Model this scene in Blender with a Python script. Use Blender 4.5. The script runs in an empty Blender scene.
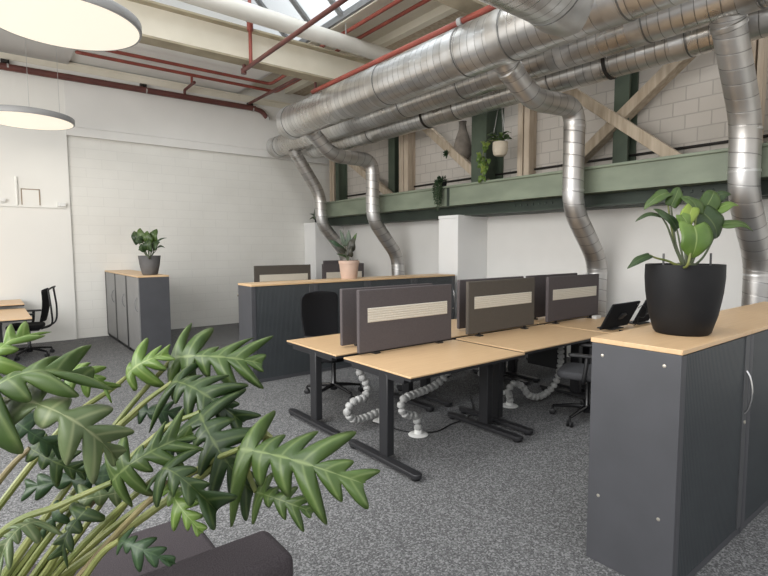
import bpy, math, random
from mathutils import Vector, Matrix
random.seed(7)
C = bpy.context.scene.collection
R = math.radians
V = Vector

# ---------------------------------------------------------------- materials
MATS = {}
def new_mat(name, col, rough=.6, metal=0., spec=.5):
    m = bpy.data.materials.new(name); m.use_nodes = True
    b = m.node_tree.nodes['Principled BSDF']
    b.inputs['Base Color'].default_value = (*col, 1)
    b.inputs['Roughness'].default_value = rough
    b.inputs['Metallic'].default_value = metal
    b.inputs['Specular IOR Level'].default_value = spec
    MATS[name] = m
    return m, m.node_tree.nodes, m.node_tree.links, b

def noise_col(name, c1, c2, scale, rough=.6, metal=0., spec=.5, stretch=(1, 1, 1), detail=3., lo=.35, hi=.65, bump=0., bump_scale=None, dist=.01):
    m, n, l, b = new_mat(name, c1, rough, metal, spec)
    tc = n.new('ShaderNodeTexCoord'); mp = n.new('ShaderNodeMapping'); mp.inputs['Scale'].default_value = stretch
    nz = n.new('ShaderNodeTexNoise'); nz.inputs['Scale'].default_value = scale; nz.inputs['Detail'].default_value = detail
    cr = n.new('ShaderNodeValToRGB')
    cr.color_ramp.elements[0].position = lo; cr.color_ramp.elements[1].position = hi
    cr.color_ramp.elements[0].color = (*c1, 1); cr.color_ramp.elements[1].color = (*c2, 1)
    l.new(tc.outputs['Object'], mp.inputs['Vector']); l.new(mp.outputs['Vector'], nz.inputs['Vector'])
    l.new(nz.outputs['Fac'], cr.inputs['Fac']); l.new(cr.outputs['Color'], b.inputs['Base Color'])
    if bump:
        nb = nz
        if bump_scale:
            nb = n.new('ShaderNodeTexNoise'); nb.inputs['Scale'].default_value = bump_scale; nb.inputs['Detail'].default_value = 2
            l.new(mp.outputs['Vector'], nb.inputs['Vector'])
        bp = n.new('ShaderNodeBump'); bp.inputs['Strength'].default_value = bump; bp.inputs['Distance'].default_value = dist
        l.new(nb.outputs['Fac'], bp.inputs['Height']); l.new(bp.outputs['Normal'], b.inputs['Normal'])
    return m

def brick_mat(name, axes, c1, c2, mortar, bw, bh, ms, rough=.8, bump=.5, off=(0, 0)):
    m, n, l, b = new_mat(name, c1, rough)
    tc = n.new('ShaderNodeTexCoord'); sp = n.new('ShaderNodeSeparateXYZ'); cb = n.new('ShaderNodeCombineXYZ')
    l.new(tc.outputs['Object'], sp.inputs[0]); l.new(sp.outputs[axes[0]], cb.inputs[0]); l.new(sp.outputs[axes[1]], cb.inputs[1])
    mp = n.new('ShaderNodeMapping'); mp.inputs['Location'].default_value = (*off, 0); l.new(cb.outputs[0], mp.inputs['Vector'])
    bt = n.new('ShaderNodeTexBrick'); bt.inputs['Scale'].default_value = 1
    bt.inputs['Brick Width'].default_value = bw; bt.inputs['Row Height'].default_value = bh
    bt.inputs['Mortar Size'].default_value = ms; bt.inputs['Mortar Smooth'].default_value = .3
    bt.inputs['Color1'].default_value = (*c1, 1); bt.inputs['Color2'].default_value = (*c2, 1); bt.inputs['Mortar'].default_value = (*mortar, 1)
    l.new(mp.outputs[0], bt.inputs['Vector'])
    nz = n.new('ShaderNodeTexNoise'); nz.inputs['Scale'].default_value = 1.3; nz.inputs['Detail'].default_value = 4
    l.new(tc.outputs['Object'], nz.inputs['Vector'])
    mx = n.new('ShaderNodeMixRGB'); mx.blend_type = 'MULTIPLY'; mx.inputs['Fac'].default_value = .25
    cr = n.new('ShaderNodeValToRGB'); cr.color_ramp.elements[0].color = (.75, .74, .72, 1); cr.color_ramp.elements[0].position = .3; cr.color_ramp.elements[1].position = .6
    l.new(nz.outputs['Fac'], cr.inputs['Fac']); l.new(bt.outputs['Color'], mx.inputs[1]); l.new(cr.outputs['Color'], mx.inputs[2])
    l.new(mx.outputs[0], b.inputs['Base Color'])
    inv = n.new('ShaderNodeMath'); inv.operation = 'SUBTRACT'; inv.inputs[0].default_value = 1; l.new(bt.outputs['Fac'], inv.inputs[1])
    n2 = n.new('ShaderNodeTexNoise'); n2.inputs['Scale'].default_value = 25; l.new(tc.outputs['Object'], n2.inputs['Vector'])
    ad = n.new('ShaderNodeMath'); ad.operation = 'MULTIPLY_ADD'; ad.inputs[1].default_value = .35
    l.new(n2.outputs['Fac'], ad.inputs[0]); l.new(inv.outputs[0], ad.inputs[2])
    bp = n.new('ShaderNodeBump'); bp.inputs['Strength'].default_value = bump; bp.inputs['Distance'].default_value = .008
    l.new(ad.outputs[0], bp.inputs['Height']); l.new(bp.outputs['Normal'], b.inputs['Normal'])
    return m

# carpet: loop pile speckle
def carpet():
    m, n, l, b = new_mat('carpet', (.2, .2, .21), .95, 0, .15)
    tc = n.new('ShaderNodeTexCoord')
    a = n.new('ShaderNodeTexNoise'); a.inputs['Scale'].default_value = 120; a.inputs['Detail'].default_value = 3; a.inputs['Roughness'].default_value = .75
    v = n.new('ShaderNodeTexVoronoi'); v.inputs['Scale'].default_value = 105
    l.new(tc.outputs['Object'], a.inputs['Vector']); l.new(tc.outputs['Object'], v.inputs['Vector'])
    cr = n.new('ShaderNodeValToRGB')
    e = cr.color_ramp.elements; e[0].position = .33; e[0].color = (.04, .041, .045, 1); e[1].position = .68; e[1].color = (.30, .30, .317, 1)
    x = e.new(.5); x.color = (.125, .126, .135, 1)
    l.new(a.outputs['Fac'], cr.inputs['Fac'])
    mx = n.new('ShaderNodeMixRGB'); mx.inputs['Fac'].default_value = .55
    bw = n.new('ShaderNodeSeparateXYZ'); l.new(v.outputs['Color'], bw.inputs[0])
    c2 = n.new('ShaderNodeValToRGB'); e = c2.color_ramp.elements; e[0].position = .1; e[0].color = (.035, .035, .039, 1); e[1].position = .95; e[1].color = (.31, .31, .327, 1); x = e.new(.55); x.color = (.11, .111, .119, 1)
    l.new(bw.outputs[0], c2.inputs['Fac']); l.new(cr.outputs['Color'], mx.inputs[1]); l.new(c2.outputs['Color'], mx.inputs[2])
    hs = n.new('ShaderNodeHueSaturation'); hs.inputs['Saturation'].default_value = .12
    l.new(mx.outputs[0], hs.inputs['Color']); l.new(hs.outputs[0], b.inputs['Base Color'])
    bp = n.new('ShaderNodeBump'); bp.inputs['Strength'].default_value = .6; bp.inputs['Distance'].default_value = .006
    l.new(a.outputs['Fac'], bp.inputs['Height']); l.new(bp.outputs['Normal'], b.inputs['Normal'])
carpet()

# galvanised spiral duct: UV u runs round, v along in metres
def galv(name, pitch, base, reflect_tint, rmin=.25):
    m, n, l, b = new_mat(name, base, .34, .92)
    uv = n.new('ShaderNodeTexCoord'); sp = n.new('ShaderNodeSeparateXYZ'); l.new(uv.outputs['UV'], sp.inputs[0])
    ma = n.new('ShaderNodeMath'); ma.operation = 'MULTIPLY_ADD'; ma.inputs[1].default_value = 1 / pitch
    l.new(sp.outputs[1], ma.inputs[0]); l.new(sp.outputs[0], ma.inputs[2])
    fr = n.new('ShaderNodeMath'); fr.operation = 'FRACT'; l.new(ma.outputs[0], fr.inputs[0])
    cr = n.new('ShaderNodeValToRGB'); e = cr.color_ramp.elements
    e[0].position = 0; e[0].color = (0, 0, 0, 1); e[1].position = .09; e[1].color = (1, 1, 1, 1)
    l.new(fr.outputs[0], cr.inputs['Fac'])
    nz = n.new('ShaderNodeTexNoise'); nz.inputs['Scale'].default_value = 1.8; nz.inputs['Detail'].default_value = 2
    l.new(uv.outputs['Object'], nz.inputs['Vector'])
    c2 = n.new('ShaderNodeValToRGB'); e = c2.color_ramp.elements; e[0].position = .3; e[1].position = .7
    e[0].color = (*reflect_tint, 1); e[1].color = (*base, 1); l.new(nz.outputs['Fac'], c2.inputs['Fac'])  # brownish patches painted into the zinc to imitate warm reflections from the wood below
    fl = n.new('ShaderNodeMath'); fl.operation = 'FLOOR'; l.new(ma.outputs[0], fl.inputs[0])
    wn = n.new('ShaderNodeTexWhiteNoise'); wn.noise_dimensions = '1D'; l.new(fl.outputs[0], wn.inputs['W'])
    mr = n.new('ShaderNodeMapRange'); mr.inputs[3].default_value = .82; mr.inputs[4].default_value = 1.0; l.new(wn.outputs['Value'], mr.inputs[0])
    hv = n.new('ShaderNodeHueSaturation'); l.new(c2.outputs['Color'], hv.inputs['Color']); l.new(mr.outputs[0], hv.inputs['Value'])
    mx = n.new('ShaderNodeMixRGB'); mx.inputs[1].default_value = (.16, .155, .15, 1)
    l.new(cr.outputs['Color'], mx.inputs['Fac']); l.new(hv.outputs[0], mx.inputs[2])
    l.new(mx.outputs[0], b.inputs['Base Color'])
    rr = n.new('ShaderNodeMapRange'); rr.inputs[3].default_value = rmin; rr.inputs[4].default_value = rmin + .18
    l.new(nz.outputs['Fac'], rr.inputs[0]); l.new(rr.outputs[0], b.inputs['Roughness'])
    bp = n.new('ShaderNodeBump'); bp.inputs['Strength'].default_value = .35; bp.inputs['Distance'].default_value = .006
    l.new(cr.outputs['Color'], bp.inputs['Height']); l.new(bp.outputs['Normal'], b.inputs['Normal'])
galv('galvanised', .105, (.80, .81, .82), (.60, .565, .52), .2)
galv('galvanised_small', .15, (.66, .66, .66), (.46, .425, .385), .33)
noise_col('galv_plain', (.72, .725, .73), (.50, .48, .45), 3, .36, .92)
new_mat('duct_seam', (.20, .20, .195), .45, .8)

brick_mat('brick_white', (0, 2), (.74, .73, .69), (.725, .715, .675), (.68, .67, .635), .54, .178, .006, .75, .22)
brick_mat('block_grey', (1, 2), (.52, .48, .435), (.48, .445, .40), (.40, .37, .335), .30, .176, .009, .85, .5)
noise_col('plaster', (.735, .725, .70), (.69, .68, .655), 1.1, .8, bump=.08, bump_scale=40)
noise_col('plaster_panel', (.745, .735, .695), (.72, .71, .675), .8, .7)
noise_col('pillar_paint', (.80, .80, .79), (.74, .74, .73), .9, .7)
noise_col('cream', (.76, .72, .62), (.66, .62, .52), 1.6, .7, lo=.3)
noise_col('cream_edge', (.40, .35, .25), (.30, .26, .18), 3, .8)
noise_col('soffit_grey', (.56, .545, .53), (.50, .49, .475), .8, .8)
noise_col('soffit_white', (.82, .82, .80), (.76, .76, .74), .7, .8)
noise_col('green_steel', (.245, .285, .21), (.18, .21, .155), 2.2, .55, stretch=(1, .6, 1.5), detail=6)
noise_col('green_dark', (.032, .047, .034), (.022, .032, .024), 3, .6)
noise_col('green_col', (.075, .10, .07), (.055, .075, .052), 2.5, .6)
noise_col('rivet_dark', (.06, .08, .065), (.04, .05, .045), 6, .6)
noise_col('timber', (.50, .42, .325), (.37, .30, .22), 3, .8, stretch=(6, 6, .7), detail=5)
noise_col('timber_pale', (.55, .46, .36), (.44, .355, .27), 3, .8, stretch=(6, 6, .7), detail=5)
noise_col('red_pipe', (.27, .062, .042), (.20, .045, .032), 4, .45)
noise_col('dark_red_pipe', (.125, .042, .034), (.09, .03, .026), 4, .45)
noise_col('white_pipe', (.62, .605, .56), (.55, .535, .49), 1.5, .5)
noise_col('oak', (.64, .44, .25), (.585, .39, .215), 3.2, .38, stretch=(1.2, 14, 8), detail=4, lo=.3, hi=.7)
new_mat('oak_edge', (.66, .44, .25), .45)
noise_col('cabinet_grey', (.060, .061, .068), (.054, .055, .061), 6, .5, bump=.03, bump_scale=200)
new_mat('cabinet_dark', (.008, .008, .009), .5)
noise_col('tambour', (.036, .042, .046), (.032, .037, .041), 5, .42)
noise_col('door_grey', (.20, .198, .194), (.18, .178, .175), 4, .4)
noise_col('screen_fabric', (.110, .096, .097), (.088, .077, .079), 180, .95, spec=.15, bump=.2)
noise_col('screen_fabric_brown', (.112, .099, .084), (.090, .079, .068), 180, .95, spec=.15, bump=.2)
noise_col('screen_stripe', (.68, .635, .55), (.58, .54, .46), 120, .9, spec=.2)
new_mat('black_steel', (.018, .018, .020), .42)
new_mat('black_plastic', (.013, .013, .014), .5)
new_mat('gloss_black', (.008, .008, .009), .25)
noise_col('chair_grey', (.085, .085, .09), (.062, .062, .066), 150, .95, spec=.15)
noise_col('chair_black', (.014, .014, .016), (.009, .009, .010), 150, .9, spec=.2)
new_mat('chrome', (.6, .6, .6), .2, 1)
new_mat('steel_cap', (.62, .58, .50), .35, .8)
noise_col('snake_grey', (.42, .42, .41), (.33, .33, .32), 20, .45)
new_mat('disc_white', (.70, .70, .68), .4)
new_mat('disc_white', (.70, .70, .68), .4)
noise_col('pot_black', (.010, .010, .011), (.007, .007, .008), 8, .55, spec=.25)
noise_col('pot_grey', (.115, .112, .112), (.085, .083, .083), 6, .7)
noise_col('terracotta', (.56, .41, .33), (.49, .355, .285), 7, .8)
noise_col('pot_cream', (.62, .55, .44), (.54, .47, .37), 8, .6)
noise_col('soil', (.03, .022, .015), (.06, .045, .03), 60, .95)
noise_col('sofa_fabric', (.064, .055, .059), (.042, .036, .039), 220, .95, spec=.15, bump=.3)
noise_col('vase_grey', (.22, .19, .16), (.15, .13, .11), 9, .85)
new_mat('lamp_rim', (.30, .30, .30), .5)
new_mat('wire', (.45, .45, .44), .4, .5)
new_mat('dark_strap', (.015, .012, .01), .6)
new_mat('bar_grey', (.17, .175, .18), .5)
new_mat('box_white', (.70, .70, .68), .5)
new_mat('conduit_white', (.74, .735, .70), .6)
new_mat('hatch_brown', (.30, .235, .175), .7)
def emis(name, col, st):
    m, n, l, b = new_mat(name, (.45, .43, .38), .5)
    b.inputs['Emission Color'].default_value = (*col, 1); b.inputs['Emission Strength'].default_value = st
emis('lamp_glow', (1, .90, .74), .62)
def glass():
    m, n, l, b = new_mat('roof_glass', (.85, .87, .88), .6)
    o = n['Material Output']; t = n.new('ShaderNodeBsdfTransparent'); t.inputs[0].default_value = (.20, .21, .21, 1)
    d = n.new('ShaderNodeBsdfTranslucent'); d.inputs[0].default_value = (.62, .64, .65, 1)
    mx = n.new('ShaderNodeMixShader'); mx.inputs[0].default_value = .5
    l.new(t.outputs[0], mx.inputs[1]); l.new(d.outputs[0], mx.inputs[2]); l.new(mx.outputs[0], o.inputs['Surface'])
glass()

def leaf_mat(name, c1, c2, vein, rough=.4, lobed=True):
    m, n, l, b = new_mat(name, c1, rough, 0, .45)
    tc = n.new('ShaderNodeTexCoord'); sp = n.new('ShaderNodeSeparateXYZ'); l.new(tc.outputs['UV'], sp.inputs[0])
    nz = n.new('ShaderNodeTexNoise'); nz.inputs['Scale'].default_value = 9; nz.inputs['Detail'].default_value = 3; l.new(tc.outputs['Object'], nz.inputs['Vector'])
    cr = n.new('ShaderNodeValToRGB'); e = cr.color_ramp.elements; e[0].position = .35; e[1].position = .65; e[0].color = (*c1, 1); e[1].color = (*c2, 1)
    l.new(nz.outputs['Fac'], cr.inputs['Fac'])
    def band(out, centre, w):
        s = n.new('ShaderNodeMath'); s.operation = 'SUBTRACT'; s.inputs[1].default_value = centre; l.new(out, s.inputs[0])
        a = n.new('ShaderNodeMath'); a.operation = 'ABSOLUTE'; l.new(s.outputs[0], a.inputs[0])
        r = n.new('ShaderNodeMapRange'); r.inputs[1].default_value = 0; r.inputs[2].default_value = w; r.inputs[3].default_value = 1; r.inputs[4].default_value = 0
        l.new(a.outputs[0], r.inputs[0]); return r.outputs[0]
    mid = band(sp.outputs[0], .5, .035)
    f = n.new('ShaderNodeMath'); f.operation = 'FRACT'; l.new(sp.outputs[1], f.inputs[0])
    lv = band(f.outputs[0], .5, .10)
    mxx = n.new('ShaderNodeMath'); mxx.operation = 'MULTIPLY'; mxx.inputs[1].default_value = .55; l.new(lv, mxx.inputs[0])
    mm = n.new('ShaderNodeMath'); mm.operation = 'MAXIMUM'; l.new(mid, mm.inputs[0]); l.new(mxx.outputs[0], mm.inputs[1])
    mx = n.new('ShaderNodeMixRGB'); l.new(mm.outputs[0], mx.inputs['Fac']); l.new(cr.outputs['Color'], mx.inputs[1]); mx.inputs[2].default_value = (*vein, 1)
    l.new(mx.outputs[0], b.inputs['Base Color'])
    o = n['Material Output']; tr = n.new('ShaderNodeBsdfTranslucent'); l.new(mx.outputs[0], tr.inputs[0])
    ms = n.new('ShaderNodeMixShader'); ms.inputs[0].default_value = .22
    l.new(b.outputs[0], ms.inputs[1]); l.new(tr.outputs[0], ms.inputs[2]); l.new(ms.outputs[0], o.inputs['Surface'])
leaf_mat('leaf_mid', (.038, .074, .015), (.070, .118, .026), (.17, .225, .08))
leaf_mat('leaf_deep', (.020, .043, .012), (.036, .068, .018), (.11, .15, .05))
leaf_mat('leaf_bright', (.085, .155, .027), (.125, .205, .038), (.27, .35, .12))
leaf_mat('leaf_pale', (.085, .125, .05), (.125, .165, .07), (.28, .31, .16))
leaf_mat('leaf_dark', (.016, .042, .016), (.030, .065, .024), (.06, .11, .04))
leaf_mat('leaf_lime', (.17, .25, .04), (.23, .31, .05), (.38, .46, .13))
leaf_mat('leaf_silver', (.075, .105, .075), (.12, .15, .105), (.3, .34, .26))
leaf_mat('leaf_purple', (.022, .022, .014), (.035, .034, .02), (.08, .06, .03))
TONE = ['leaf_mid', 'leaf_deep', 'leaf_bright', 'leaf_pale', 'leaf_dark', 'leaf_lime', 'leaf_silver', 'leaf_purple']
noise_col('stem_green', (.115, .145, .035), (.19, .20, .06), 12, .45)
noise_col('stem_brown', (.14, .105, .05), (.20, .17, .07), 12, .5)
noise_col('stem_dark', (.05, .06, .03), (.07, .09, .04), 12, .5)

# ---------------------------------------------------------------- mesh builder
class MB:
    def __init__(s): s.v = []; s.f = []; s.uv = {}
    def add(s, vs, fs, uvs=None):
        o = len(s.v); s.v += [V(p) for p in vs]
        for i, f in enumerate(fs):
            if uvs: s.uv[len(s.f)] = uvs[i]
            s.f.append([o + k for k in f])
        return s
    def box(s, x0, x1, y0, y1, z0, z1):
        vs = [(x, y, z) for x in (x0, x1) for y in (y0, y1) for z in (z0, z1)]
        return s.add(vs, [(0, 1, 3, 2), (4, 6, 7, 5), (0, 4, 5, 1), (2, 3, 7, 6), (0, 2, 6, 4), (1, 5, 7, 3)])
    def bar(s, p, q, a, b, up=(0, 0, 1)):
        # square bar from p to q, half sizes a (sideways) and b (along up)
        p, q = V(p), V(q); d = (q - p).normalized(); u = V(up); sd = d.cross(u)
        if sd.length < 1e-4: sd = d.cross(V((1, 0, 0)))
        sd.normalize(); u = sd.cross(d)
        vs = []
        for c in (p, q):
            for i, j in ((-1, -1), (1, -1), (1, 1), (-1, 1)): vs.append(c + sd * a * i + u * b * j)
        return s.add(vs, [(3, 2, 1, 0), (4, 5, 6, 7), (0, 1, 5, 4), (1, 2, 6, 5), (2, 3, 7, 6), (3, 0, 4, 7)])
    def prism(s, outline, axis, a, b):
        # outline in the two other axes, extruded along axis from a to b
        def mk(u, w, t): return {'x': (t, u, w), 'y': (u, t, w), 'z': (u, w, t)}[axis]
        n = len(outline); vs = [mk(u, w, a) for u, w in outline] + [mk(u, w, b) for u, w in outline]
        fs = [tuple(range(n))[::-1], tuple(range(n, 2 * n))] + [(i, (i + 1) % n, n + (i + 1) % n, n + i) for i in range(n)]
        return s.add(vs, fs)
    def tube(s, path, r, seg=12, cap=True, uv=False):
        path = [V(p) for p in path]; n = len(path)
        rs = r if isinstance(r, (list, tuple)) else [r] * n
        T = []
        for i in range(n):
            a = path[max(i - 1, 0)]; b = path[min(i + 1, n - 1)]; T.append((b - a).normalized())
        ref = V((0, 0, 1)) if abs(T[0].z) < .9 else V((1, 0, 0))
        nrm = (ref - T[0] * ref.dot(T[0])).normalized()
        vs = []; L = 0; Ls = []
        for i in range(n):
            if i:
                L += (path[i] - path[i - 1]).length
                nrm = (nrm - T[i] * nrm.dot(T[i])).normalized()
            Ls.append(L); bn = T[i].cross(nrm)
            for k in range(seg):
                a = 2 * math.pi * k / seg; vs.append(path[i] + (nrm * math.cos(a) + bn * math.sin(a)) * rs[i])
        fs = []; us = []
        for i in range(n - 1):
            for k in range(seg):
                k2 = (k + 1) % seg
                fs.append((i * seg + k, i * seg + k2, (i + 1) * seg + k2, (i + 1) * seg + k))
                us.append(((k / seg, Ls[i]), ((k + 1) / seg, Ls[i]), ((k + 1) / seg, Ls[i + 1]), (k / seg, Ls[i + 1])))
        if cap:
            fs.append(tuple(range(seg))[::-1]); us.append([(.5, .05)] * seg)
            fs.append(tuple(range((n - 1) * seg, n * seg))); us.append([(.5, .05)] * seg)
        return s.add(vs, fs, us if uv else None)
    def lathe(s, prof, c=(0, 0, 0), seg=24, axis='z', closed=False):
        vs = []; n = len(prof)
        for r, z in prof:
            for k in range(seg):
                a = 2 * math.pi * k / seg; x, y = r * math.cos(a), r * math.sin(a)
                p = {'z': (x, y, z), 'y': (x, z, y), 'x': (z, x, y)}[axis]
                vs.append((c[0] + p[0], c[1] + p[1], c[2] + p[2]))
        fs = []
        for i in range(n if closed else n - 1):
            j = (i + 1) % n
            for k in range(seg):
                k2 = (k + 1) % seg; fs.append((i * seg + k, i * seg + k2, j * seg + k2, j * seg + k))
        if not closed:
            if prof[0][0] > 1e-6: fs.append(tuple(range(seg))[::-1])
            if prof[-1][0] > 1e-6: fs.append(tuple(range((n - 1) * seg, n * seg)))
        return s.add(vs, fs)
    def grid(s, rows, uvs=None):
        n, m = len(rows), len(rows[0]); vs = [p for r in rows for p in r]; fs = []; us = []
        for i in range(n - 1):
            for j in range(m - 1):
                fs.append((i * m + j, i * m + j + 1, (i + 1) * m + j + 1, (i + 1) * m + j))
                if uvs: us.append((uvs[i][j], uvs[i][j + 1], uvs[i + 1][j + 1], uvs[i + 1][j]))
        return s.add(vs, fs, us if uvs else None)
    def build(s, name, mat, parent=None, bevel=0., segs=2, angle=35, flat=False, solid=0., subsurf=0):
        o_ = V(parent['_org']) if parent is not None and '_org' in parent else V((0, 0, 0))
        me = bpy.data.meshes.new(name)
        me.from_pydata([p - o_ for p in s.v], [], s.f)
        if s.uv:
            ul = me.uv_layers.new(name='UVMap')
            for pi, poly in enumerate(me.polygons):
                if pi in s.uv:
                    for k, li in enumerate(poly.loop_indices): ul.data[li].uv = s.uv[pi][k]
        bmfix(me)
        mats = mat if isinstance(mat, (list, tuple)) else [mat]
        for mm in mats: me.materials.append(MATS[mm])
        if not flat:
            me.polygons.foreach_set('use_smooth', [True] * len(me.polygons)); me.set_sharp_from_angle(angle=R(angle))
        ob = bpy.data.objects.new(name, me); C.objects.link(ob)
        if parent is not None:
            ob.parent = parent; ob['_org'] = parent.get('_org', (0, 0, 0))
        if solid:
            md = ob.modifiers.new('thickness', 'SOLIDIFY'); md.thickness = solid; md.offset = 0
        if subsurf:
            md = ob.modifiers.new('subdivision', 'SUBSURF'); md.levels = md.render_levels = subsurf
        if bevel:
            md = ob.modifiers.new('bevel', 'BEVEL'); md.width = bevel; md.segments = segs; md.limit_method = 'ANGLE'; md.angle_limit = R(40)
        return ob

import bmesh
def bmfix(me):
    b = bmesh.new(); b.from_mesh(me)
    if not any(e.is_boundary for e in b.edges): bmesh.ops.recalc_face_normals(b, faces=b.faces)
    b.to_mesh(me); b.free(); me.update()

def tag(o, label, cat, group=None, kind=None):
    o['label'] = label; o['category'] = cat
    if group: o['group'] = group
    if kind: o['kind'] = kind
    return o
def thing(name, loc, label, cat, group=None, rot=0., kind=None, local=False):
    o = bpy.data.objects.new(name, None); o.empty_display_size = .1; C.objects.link(o)
    o.location = loc; o.rotation_euler = (0, 0, rot)
    o['_org'] = (0, 0, 0) if local else tuple(loc)
    return tag(o, label, cat, group, kind)
def dup(root, loc, rot=None, label=None):
    def cp(o, par):
        c = o.copy(); C.objects.link(c); c.parent = par
        for ch in list(o.children): cp(ch, c)
        return c
    r = cp(root, None); r.location = loc
    if rot is not None: r.rotation_euler = (0, 0, rot)
    if label: r['label'] = label
    return r
def roundpath(pts, rad, n=6):
    pts = [V(p) for p in pts]; out = [pts[0]]
    for i in range(1, len(pts) - 1):
        a, b, c = pts[i - 1], pts[i], pts[i + 1]
        d1 = (a - b); d2 = (c - b); r = min(rad, d1.length * .48, d2.length * .48)
        p = b + d1.normalized() * r; q = b + d2.normalized() * r
        for k in range(n + 1):
            t = k / n; out.append(p * (1 - t) ** 2 + b * 2 * t * (1 - t) + q * t * t)
    out.append(pts[-1]); return out
def spline(pts, n=8):
    pts = [V(p) for p in pts]; P = [pts[0] * 2 - pts[1]] + pts + [pts[-1] * 2 - pts[-2]]; out = []
    for i in range(1, len(P) - 2):
        for k in range(n):
            t = k / n; a, b, c, d = P[i - 1], P[i], P[i + 1], P[i + 2]
            out.append(.5 * ((2 * b) + (c - a) * t + (2 * a - 5 * b + 4 * c - d) * t * t + (3 * b - a - 3 * c + d) * t ** 3))
    out.append(pts[-1]); return out

# ---------------------------------------------------------------- camera
cam = bpy.data.cameras.new('camera'); cam.sensor_width = 36; cam.lens = 512.46 / 768 * 36; cam.clip_start = .05
co = bpy.data.objects.new('camera', cam); C.objects.link(co)
pi_, ya, ro = -.0794832, .6643096, -.0039582
fw = V((math.sin(ya) * math.cos(pi_), math.cos(ya) * math.cos(pi_), math.sin(pi_)))
rt = V((math.cos(ya), -math.sin(ya), 0)); up = rt.cross(fw)
r2 = rt * math.cos(ro) + up * math.sin(ro); u2 = r2.cross(fw)
co.matrix_world = Matrix(((r2.x, u2.x, -fw.x, 0), (r2.y, u2.y, -fw.y, 0), (r2.z, u2.z, -fw.z, 1.7), (0, 0, 0, 1)))
bpy.context.scene.camera = co
EYE = V((0, 0, 1.7))
# ---------------------------------------------------------------- the setting
def struct(name, mb, mat, label, cat, **k): return tag(mb.build(name, mat, **k), label, cat, kind='structure')
YB, XR = 11.12, 7.05
struct('floor', MB().box(-3.2, 7.3, -2.5, YB + .25, -.12, 0), 'carpet', 'speckled grey loop pile carpet over the whole floor', 'floor')
struct('wall_back', MB().box(1.33, XR + .3, YB, YB + .25, 0, 5.62), 'brick_white', 'white painted brick wall behind the grey door cabinets', 'wall')
struct('wall_back_panel', MB().box(-3.2, 1.33, YB - .05, YB + .25, 0, 5.3), 'plaster_panel', 'smooth white plastered wall section behind the mesh chair', 'wall')
struct('wall_right_lower', MB().box(XR, XR + .25, -2.5, YB, 0, 2.55), 'plaster', 'smooth white plaster wall under the green steel girder', 'wall')
struct('wall_right_upper', MB().box(XR, XR + .25, -2.5, YB, 2.55, 6.6), 'block_grey', 'bare pale block wall above the green steel girder', 'wall')
struct('wall_back_upper', MB().box(1.33, XR, YB - .06, YB, 3.90, 5.0), 'plaster', 'smooth white upper band of the back wall above the ledge', 'wall')
struct('trim_1', MB().prism([(YB - .085, 3.76), (YB, 3.76), (YB, 3.93), (YB - .062, 3.93), (YB - .085, 3.91)], 'x', 1.33, XR), 'plaster', 'white ledge running along the back brick wall', 'trim')
struct('trim_2', MB().box(-3.2, 1.26, YB - .075, YB - .05, 2.43, 2.465), 'conduit_white', 'thin white ledge across the plastered wall section', 'trim')
struct('trim_3', MB().box(-3.2, XR, YB - .07, YB, 4.92, 5.06).box(-3.2, XR, YB - .10, YB - .07, 5.03, 5.06), 'cream', 'cream timber edge where back wall meets the ceiling', 'trim')
# ceiling: grey flat strip on the left, white flat strip by the back wall, glazed roof slope, cream soffit over the ducts
struct('ceiling_soffit', MB().box(-3.2, 1.41, 4.2, YB + .2, 5.02, 5.3).box(-3.2, 1.41, 4.2, 4.5, 5.0, 5.02), 'soffit_grey', 'grey flat ceiling above the two round pendant lamps', 'ceiling')
struct('ceiling', MB().box(1.41, 4.6, 9.15, YB + .2, 5.08, 5.3), 'soffit_white', 'white ceiling strip over the back wall pipe', 'ceiling')
struct('ceiling_corner', MB().box(5.86, 7.3, 9.0, YB + .2, 5.39, 5.5).box(4.58, 4.62, 9.15, YB, 5.08, 5.33), 'soffit_white', 'pale ceiling corner above the ends of the ducts', 'ceiling')
struct('ceiling_gable', MB().prism([(1.41, 5.3), (4.62, 5.3), (1.41, 8.2)], 'y', 9.2, 9.26), 'soffit_white', 'white gable closing the end of the roof glazing', 'ceiling')
struct('ceiling_well', MB().box(1.36, 1.41, 4.2, 9.15, 5.3, 8.2), 'soffit_white', 'white upstand at the foot of the roof glazing', 'ceiling')
struct('ceiling_cream', MB().prism([(4.62, 5.20), (5.80, 5.42), (5.80, 5.55), (4.62, 5.33)], 'y', 1.0, YB), 'cream', 'cream sloping soffit above the red pipes', 'ceiling')
struct('gutter_beam', MB().box(5.78, 5.86, 1.0, YB, 5.29, 5.6).box(5.86, 5.92, 1.0, YB, 5.29, 5.32), 'cream', 'cream boxed gutter beam running above the large duct', 'beam')
struct('gutter_plate', MB().box(5.86, 6.3, 1.0, YB, 5.325, 5.38), 'timber', 'brown board in shadow beyond the cream gutter beam', 'trim')
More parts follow.
